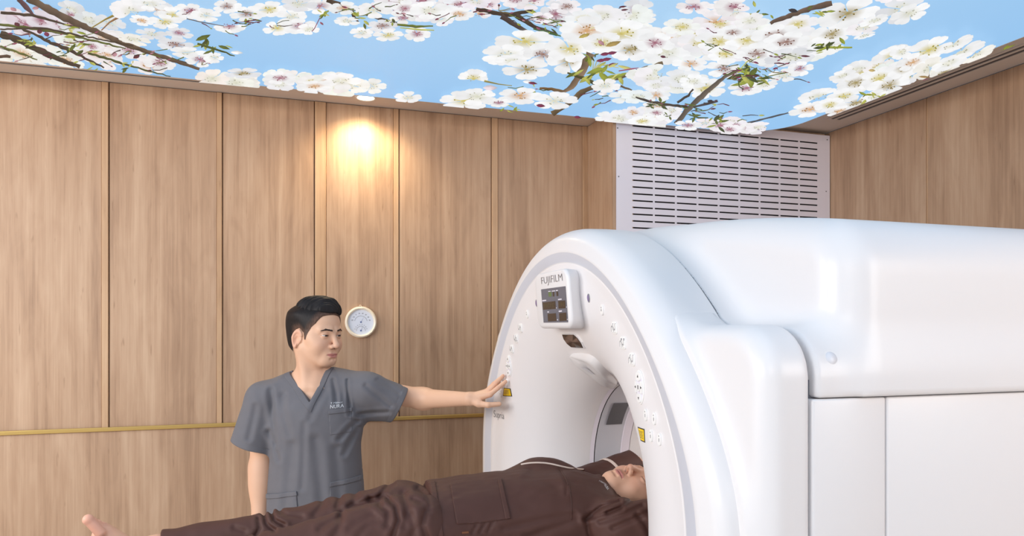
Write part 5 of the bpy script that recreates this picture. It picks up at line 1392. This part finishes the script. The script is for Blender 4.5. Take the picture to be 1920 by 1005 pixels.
def patient_body(P):
    P = np.asarray(P, dtype=np.float64)
    d = head_fn(toP(P), True)*PS
    d = smin(d, cap(P, pp(0, 0.022, -0.055), (0.925, 2.085, -0.560), 0.056, 0.062), 0.035)
    for sx_ in (-1, 1): d = smin(d, cap(P, pp(sx_*0.048, 0.02, -0.06), (0.955, 2.08-sx_*0.016, -0.520), 0.012, 0.009), 0.025)
    d = smin(d, ell(P, (0.78, CY, -0.560), (0.22, 0.168, 0.102)), 0.05)
    d = smin(d, ell(P, (0.58, CY, -0.560), (0.20, 0.155, 0.102)), 0.05)
    d = smin(d, ell(P, (0.40, CY, -0.578), (0.15, 0.145, 0.070)), 0.05)
    for s_, e_, w_ in ((NSH, NEL, NWR), (FSH, FEL, FWR)):
        d = smin(d, cap(P, (0.90, CY, -0.56), s_, 0.055, 0.050), 0.03)
        d = smin(d, cap(P, s_, e_, 0.048, 0.040), 0.03); d = smin(d, cap(P, e_, w_, 0.039, 0.027), 0.02)
        w_ = np.array(w_); t_ = np.array((1.215, 2.08, -0.640)); u_ = (t_-w_)/np.linalg.norm(t_-w_); pr = np.cross(u_, (0, 0, 1)); pr /= np.linalg.norm(pr)
        mc = [w_+u_*0.075+pr*(0.03-0.02*i) for i in range(4)]; pi_ = [m+u_*0.035+np.array((0, 0, -0.004)) for m in mc]; ti_ = [p+u_*0.025+np.array((0, 0, 0.004)) for p in pi_]
        th_ = [w_+u_*0.03+pr*0.03, w_+u_*0.05+pr*0.052, w_+u_*0.075+pr*0.058]
        d = hand(P, tuple(w_), mc, pi_, ti_, th_, d)
    for h_, k_, a_, sg in ((FHIP, FKN, FAN, 1), (NHIP, NKN, NAN, -1)):
        d = smin(d, cap(P, np.array(h_)-np.array((0, 0, 0.012)), np.array(k_)-np.array((0, 0, 0.004)), 0.066, 0.044), 0.03); d = smin(d, cap(P, np.array(k_)-np.array((0, 0, 0.004)), a_, 0.044, 0.032), 0.02)
        d = smin(d, foot(P, a_, sg), 0.015)
    return d
boxes = [((0.955, 1.93, -0.68), (1.24, 2.24, -0.385), 0.0021), ((1.236, 1.93, -0.70), (1.29, 2.30, -0.38), 0.003), ((0.955, 1.72, -0.68), (1.29, 1.934, -0.44), 0.004), ((0.955, 2.236, -0.68), (1.29, 2.40, -0.40), 0.004), ((-0.02, 1.85, -0.70), (0.959, 2.36, -0.40), 0.006), ((-0.285, 1.88, -0.70), (-0.016, 2.30, -0.46), 0.005), ((-0.55, 1.88, -0.70), (-0.282, 2.30, -0.44), 0.0022)]
v_, f_ = merge([mesh_sdf(patient_body, lo, hi, h, clip=True) for lo, hi, h in boxes])
q_ = toP(v_); hm_ = sstep((0.15-np.abs(q_).max(1))/0.02)[:, None]
base = np.tile(np.array(SKIN_P), (len(v_), 1)); ft = sstep((-0.40-v_[:, 0])/0.05)[:, None]
base = base*(1-0.6*ft)+np.array(srgb(222, 160, 140))*0.6*ft
ps_ = head_color(q_, SKIN_P, True); bt = (np.exp(-(((np.abs(q_[:, 0]))/0.045)**2+((q_[:, 2]+0.085)/0.02)**2))*(q_[:, 1] < -0.03))[:, None]
ps_ = ps_*(1-0.14*bt)+np.array(srgb(120, 96, 84))*0.14*bt
pat = mesh_obj('person', v_-np.array(P_LOC), f_, M['skin'], None, True, None, ps_*hm_+base*(1-hm_))
pat.location = P_LOC; tag(pat, 'person in dark brown clothes lying on the table with eyes closed', 'person')
def pat_part(name, fn, lo, hi, h, mat, colr, parent=None, margin=2.2):
    v, f = biggest(*mesh_sdf(fn, lo, hi, h, margin)); par = parent or pat
    return mesh_obj(name, v-np.array(P_LOC), f, mat, par, True, None, colr(v) if callable(colr) else np.tile(np.array(colr), (len(v), 1)), world=False)
HBX = ((0.96, 1.94, -0.68), (1.24, 2.23, -0.38))
pat_part('hair', lambda P: np.minimum(side_hair(toP(P)), np.maximum(skull(toP(P))-0.009, -(toP(P)[:, 2]-0.072-0.25*(toP(P)[:, 1]+0.07))))*PS, HBX[0], HBX[1], 0.0030, M['hair'], (0.012, 0.010, 0.010))
pat_part('eyebrow', lambda P: brow(toP(P), head_fn(toP(P), True))*PS, (1.08, 1.98, -0.50), (1.13, 2.14, -0.40), 0.0012, M['hair'], srgb(62, 46, 40))
BRN = np.array(srgb(80, 52, 45))
PF_ = [  # creases of the clothes: polyline, width and depth
 ([(885, 1000), (894, 984)], 3, .003), ([(900, 998), (909, 982)], 3, .003), ([(915, 996), (924, 980)], 3, .003), ([(945, 990), (1010, 976), (1076, 964)], 6, .005), ([(985, 1010), (1030, 992), (1080, 974)], 7, .006),
 ([(1096, 973), (1128, 951), (1162, 940)], 4, .008), ([(1098, 974), (1125, 966), (1165, 953)], 4, .006), ([(1100, 978), (1107, 1010)], 4, .005), ([(1140, 962), (1185, 940), (1222, 926)], 5, .007), ([(1125, 978), (1170, 964), (1205, 948)], 5, .006), ([(1150, 990), (1190, 972), (1226, 955)], 5, .006), ([(1195, 965), (1212, 985), (1220, 1005)], 5, .006),
 ([(1050, 880), (1062, 905), (1062, 925)], 3, .002), ([(990, 895), (1030, 905), (1045, 915)], 10, .003), ([(1000, 884), (1060, 884), (1110, 892)], 9, .003), ([(1075, 905), (1120, 912), (1150, 930)], 9, .004),
 ([(783, 916), (800, 930), (806, 948)], 5, .005), ([(774, 936), (792, 942), (806, 958)], 5, .005), ([(797, 960), (792, 985), (800, 1008)], 6, .008), ([(770, 965), (778, 990), (772, 1008)], 7, .006),
 ([(694, 936), (722, 931), (741, 948), (747, 975), (736, 1006)], 5, .009), ([(712, 946), (728, 958), (726, 984)], 6, .006), ([(655, 950), (688, 940), (712, 942)], 5, .007), ([(756, 925), (764, 950), (758, 985)], 7, .006),
 ([(642, 958), (638, 985), (626, 1006)], 7, .006), ([(655, 990), (700, 966)], 6, .004), ([(600, 993), (636, 970)], 6, .005), ([(672, 1004), (690, 985), (712, 975)], 6, .005),
 ([(494, 962), (499, 982), (514, 994)], 4, .007), ([(508, 958), (514, 975), (532, 984)], 4, .008), ([(484, 972), (487, 990), (480, 1004)], 4, .006), ([(524, 958), (540, 966), (565, 968)], 5, .005), ([(626, 918), (637, 934), (632, 950)], 5, .006), ([(735, 903), (718, 922), (712, 931)], 5, .006), ([(600, 925), (606, 945), (590, 965)], 6, .005), ([(660, 915), (668, 930), (662, 944)], 6, .005), ([(440, 990), (458, 996)], 5, .004)]
def crease(P, d):
    u, v = nproj(P)
    for pts, w, am in PF_:
        us = [p[0] for p in pts]; vs_ = [p[1] for p in pts]
        m = (u > min(us)-w*5) & (u < max(us)+w*5) & (v > min(vs_)-w*5) & (v < max(vs_)+w*5)
        if not m.any(): continue
        uu, vv = u[m], v[m]; sd = np.full(len(uu), 1e9)
        for i in range(len(pts)-1): sd = np.minimum(sd, seg_d(uu, vv, pts[i], pts[i+1]))
        e = am*np.exp(-(sd/w)**2)-am*0.30*np.exp(-((sd-w*2.0)/(w*1.2))**2)
        d[m] = d[m]+e
    return d
def jacket_raw(P):
    d = ell(P, (0.79, CY, -0.553), (0.24, 0.186, 0.124))
    d = smin(d, ell(P, (0.60, CY, -0.556), (0.24, 0.178, 0.122)), 0.05)
    d = smin(d, ell(P, (0.42, CY, -0.566), (0.20, 0.190, 0.116)), 0.05)
    d = smin(d, ell(P, (0.79, 2.150, -0.510), (0.14, 0.085, 0.104)), 0.02)
    for s_, e_, w_ in ((NSH, NEL, NWR), (FSH, FEL, FWR)):
        d = smin(d, cap(P, (0.88, CY, -0.555), s_, 0.066, 0.066), 0.03)
    d = smin(d, cap(P, np.array(NSH)-np.array((0, 0.004, 0.012)), np.array(NEL)-np.array((0, 0, 0.018)), 0.078, 0.069), 0.025); d = smin(d, cap(P, np.array(NEL)-np.array((0, 0, 0.018)), NWR, 0.062, 0.05), 0.02)
    fa = smax(cap(P, FSH, (1.26, 2.336, -0.477), 0.064, 0.062), (P[:, 0]-1.196)*0.85+(P[:, 2]+0.435)*0.5, 0.003)
    d = smin(d, fa, 0.02)
    return d
def jacket(P):
    P = np.asarray(P, dtype=np.float64); d = jacket_raw(P)
    d = smax(d, 0.405-P[:, 0]+0.10*(P[:, 1]-1.95), 0.004)
    # collar standing round the neck
    ax_ = np.array((0.97, -0.05, 0.19)); ax_ /= np.linalg.norm(ax_); c_ = np.array((0.955, 2.082, -0.548)); q = P-c_; t_ = q@ax_
    rr = np.sqrt(np.maximum(((q-t_[:, None]*ax_)**2).sum(1), 0))
    col = np.maximum(np.abs(rr-(0.078+0.02*t_))-0.0045, np.abs(t_+0.012)-0.036)
    hole = np.maximum(rr-(0.072+0.02*t_), -0.035-t_)
    d = np.maximum(d, -hole)
    d = smin(d, col, 0.010)
    d = d+0.006*(vnoise(P, 17, 21)-0.5)+0.003*(vnoise(P*np.array([1, 2.2, 1]), 30, 22)-0.5)
    return crease(P, d)
def jacket_hem(P):
    d = jacket(P); return d
jk = pat_part('jacket', jacket, (0.36, 1.68, -0.70), (1.30, 2.43, -0.36), 0.0042, M['brown'], BRN)
def trousers(P):
    P = np.asarray(P, dtype=np.float64)
    d = ell(P, (0.42, CY, -0.570), (0.17, 0.176, 0.098))
    for h_, k_, a_, r0, r1, r2 in ((FHIP, FKN, FAN, 0.100, 0.066, 0.046), (NHIP, NKN, NAN, 0.106, 0.078, 0.056)):
        e = smin(cap(P, h_, k_, r0, r1), cap(P, k_, a_, r1, r2), 0.02)
        ax_ = np.array(a_)-np.array(k_); ax_ /= np.linalg.norm(ax_); cut = (P-np.array(a_))@ax_+0.035
        e = smax(e, cut, 0.003); inn = np.maximum(cap(P, k_, a_, r1-0.018, r2-0.017), -0.02-cut); e = np.maximum(e, -inn)
        d = smin(d, e, 0.022)
    d = smax(d, P[:, 0]-0.50, 0.01)
    d = d+0.008*(vnoise(P*np.array([1, 1.3, 1]), 15, 31)-0.5)+0.003*(vnoise(P*np.array([1, 0.6, 1]), 34, 32)-0.5)
    return crease(P, d)
tr_ = pat_part('trousers', trousers, (-0.36, 1.84, -0.70), (0.52, 2.33, -0.42), 0.0042, M['brown'], BRN)
def px_patch(fn, poly, lift, deep=0.006):
    def g(P):
        P = np.asarray(P, dtype=np.float64); u, v = nproj(P); d = fn(P)
        return np.maximum(np.maximum(d-lift, -d-deep), poly_sd(u, v, poly)*0.0016)
    return g
def Z1(x, y): return (780+x/4.0, 820+y/4.0)
pk = pat_part('pocket', px_patch(jacket, [Z1(255, 352), Z1(430, 318), Z1(640, 310), Z1(708, 608), Z1(500, 640), Z1(305, 652)], 0.0030), (0.40, 1.80, -0.58), (0.72, 2.2, -0.38), 0.0028, M['brown'], BRN, jk)
pat_part('pocket_hem', px_patch(jacket, [Z1(610, 312), Z1(642, 310), Z1(710, 608), Z1(672, 614)], 0.0052), (0.55, 1.80, -0.62), (0.75, 2.2, -0.38), 0.0022, M['brown'], BRN, jk)
pat_part('hem_band', px_patch(jacket, [(806, 904), (816, 902), (824, 950), (832, 1006), (818, 1006), (812, 950)], 0.0028), (0.34, 1.78, -0.68), (0.52, 2.25, -0.40), 0.0028, M['brown'], BRN, jk)
for sm in ([(1066, 910), (1068.5, 909), (1073, 940), (1073, 975), (1070.5, 975), (1070, 940)], [(1048, 880), (1051, 879), (1062, 895), (1067, 909), (1064.5, 910), (1059, 896)]):
    pat_part('seam', px_patch(jacket, sm, 0.0016), (0.78, 1.80, -0.62), (1.0, 2.2, -0.38), 0.0018, M['brown'], BRN*0.85, jk)
pat_part('stitched_label', px_patch(jacket, [(866, 997), (879, 996), (879, 1000), (866, 1001)], 0.0022), (0.42, 1.80, -0.62), (0.60, 2.1, -0.45), 0.0016, M['brown'], srgb(120, 76, 52), jk)
def march(fn, u, v, t0=1.5, t1=2.7):
    r = (u-960)/F; D = np.array((CA*r+SA, -SA*r+CA, (616-v)/F)); t = t0
    for _ in range(220):
        d = float(fn((D*t)[None, :])[0])
        if d < 0.0004 or t > t1: break
        t += max(0.0005, d*0.55)
    p = (D*t)[None, :]; n = grad(fn, p, 0.002)[0]; return p[0], n/np.linalg.norm(n)
def tube(name, pts, r, mat, parent, flat=1.0):
    # smooth polyline then sweep
    P_ = [Vector(p) for p in pts]; n = 8; vs, fs = [], []
    for i, p in enumerate(P_):
        tg = (P_[min(i+1, len(P_)-1)]-P_[max(i-1, 0)]).normalized(); s_ = tg.cross(Vector((0, 0, 1))).normalized(); u_ = s_.cross(tg)
        for j in range(n):
            a = 2*math.pi*j/n; vs.append(p+s_*math.cos(a)*r+u_*math.sin(a)*r*flat)
    for i in range(len(P_)-1):
        for j in range(n): fs.append((i*n+j, i*n+(j+1) % n, (i+1)*n+(j+1) % n, (i+1)*n+j))
    return mesh_obj(name, [tuple(Vector(v)-Vector(P_LOC)) for v in vs], fs, mat, parent, True, world=False)
line = [(972, 872), (985, 868.5), (1000, 867), (1015, 867), (1030, 868.5), (1045, 872), (1060, 876), (1075, 878.5), (1090, 879.5), (1103, 880)]
ctr = []
for i in range(len(line)-1):
    for k in range(4):
        t_ = k/4; u = line[i][0]*(1-t_)+line[i+1][0]*t_; v = line[i][1]*(1-t_)+line[i+1][1]*t_
        X = None; p, n_ = march(jacket, u, v+1.0)
        if p[1] < 2.35: ctr.append(p+n_*0.001)
C_ = [sum(ctr[max(0, i-3):i+4])/len(ctr[max(0, i-3):i+4]) for i in range(len(ctr))]
tube('piping', C_, 0.0040, M['piping'], jk, 0.7)
def stripe(P):
    P = np.asarray(P, dtype=np.float64); d = jacket(P); a = np.array(FSH); ax_ = np.array((1.26, 2.336, -0.477))-a; ax_ /= np.linalg.norm(ax_)
    t_ = (P-a)@ax_+0.25*(P[:, 2]+0.48); return np.maximum(np.maximum(np.maximum(d-0.0018, -d-0.004), np.abs(t_-0.178)-0.0062), 2.22-P[:, 1])
pat_part('sleeve_stripe', stripe, (1.02, 2.22, -0.60), (1.22, 2.43, -0.37), 0.0022, M['piping'], (0.7, 0.6, 0.55), jk)
def cloth_text(body, quad, name):
    vs, fs = text_mesh(body, 1.0, lambda x, y: (x, y), None, name, None)
    a = np.array(vs); a = (a-a.min(0))/(a.max(0)-a.min(0)); bl, br, tr2, tl = [np.array(q, dtype=float) for q in quad]
    out = []
    for s_, t_ in a:
        p = (bl*(1-s_)+br*s_)*(1-t_)+(tl*(1-s_)+tr2*s_)*t_; w_, n_ = march(jacket, p[0], p[1]); out.append(w_+n_*0.0016-np.array(P_LOC))
    mesh_obj(name, out, fs, M['print_white'], jk, False, world=False)
cloth_text('NURA', [(1131.5, 909.5), (1138, 919.5), (1142, 917), (1135.5, 907)], 'lettering')
cloth_text('T Mahaot', [(1122, 903.2), (1133, 907.8), (1134.5, 905.6), (1123.5, 901)], 'lettering')

PART_LABELS = {'warning_label': 'yellow warning label with black border', 'lettering': 'printed lettering', 'camera_window': 'dark glossy window', 'screen': 'grey display screen', 'scan_window': 'dark grey scan window', 'sleeve_stripe': 'pale sleeve stripe', 'piping': 'pale piping along the front', 'stitched_label': 'small tan stitched label', 'bore_grey': None, 'scan_ring': 'grey scan ring', 'indicator_lens': 'purple indicator lens', 'backing': 'dark backing behind the slots', 'mattress_pad': 'dark mattress pad'}
for o in bpy.data.objects:
    k = o.name.split('.')[0]
    if o.parent and PART_LABELS.get(k): o['label'] = PART_LABELS[k]
# ================================================================== light, camera
def area(name, loc, target, sx, sy, power, col):
    L = bpy.data.lights.new(name, 'AREA'); L.shape = 'RECTANGLE'; L.size = sx; L.size_y = sy; L.energy = power; L.color = col
    o = bpy.data.objects.new(name, L); C.objects.link(o); o.location = loc
    d = Vector(target)-Vector(loc); o.rotation_euler = d.to_track_quat('-Z', 'Y').to_euler(); return o
area('softbox_left', (-2.6, 2.0, 0.6), (0.8, 2.1, -0.35), 1.2, 1.3, 50, (1.0, 0.955, 0.915))
area('fill_front', (-2.5, 0.3, 0.75), (0.5, 2.5, -0.3), 1.5, 1.3, 86, (1.0, 0.955, 0.915))  # added unseen fill light, aimed to reach the face inside the bore
area('softbox_right', (2.65, -0.7, 0.7), (1.6, 2.0, -0.1), 1.3, 1.3, 56, (1.0, 0.935, 0.885))
area('fill_high', (-0.4, -1.2, 0.98), (1.0, 1.9, -0.1), 1.2, 1.2, 30, (1.0, 0.94, 0.88))  # added unseen fill light that whitens the sloping arch
w = bpy.data.worlds.new('room world'); SC.world = w; w.use_nodes = True
w.node_tree.nodes['Background'].inputs[0].default_value = (0.9, 0.93, 1, 1); w.node_tree.nodes['Background'].inputs[1].default_value = 0.05

cam = bpy.data.cameras.new('camera'); co = bpy.data.objects.new('camera', cam); C.objects.link(co)
co.location = (0, 0, 0); co.rotation_euler = (math.radians(90), 0, -math.atan2(SA, CA))
cam.sensor_width = 36; cam.sensor_fit = 'HORIZONTAL'; cam.lens = 36*F/1920; cam.shift_y = (616-502.5)/1920; cam.clip_start = 0.02
SC.camera = co
for o in list(bpy.data.objects):
    if o.parent is None: o.location.z += CAMH
SC.view_settings.view_transform = 'Standard'; SC.view_settings.look = 'None'; SC.view_settings.gamma = 1
SC.view_settings.use_curve_mapping = False; SC.view_settings.exposure = 0.0
SC.cycles.use_denoising = True
SC.cycles.max_bounces = 8; SC.cycles.diffuse_bounces = 5; SC.cycles.caustics_reflective = False; SC.cycles.caustics_refractive = False
SC.cycles.sample_clamp_indirect = 8
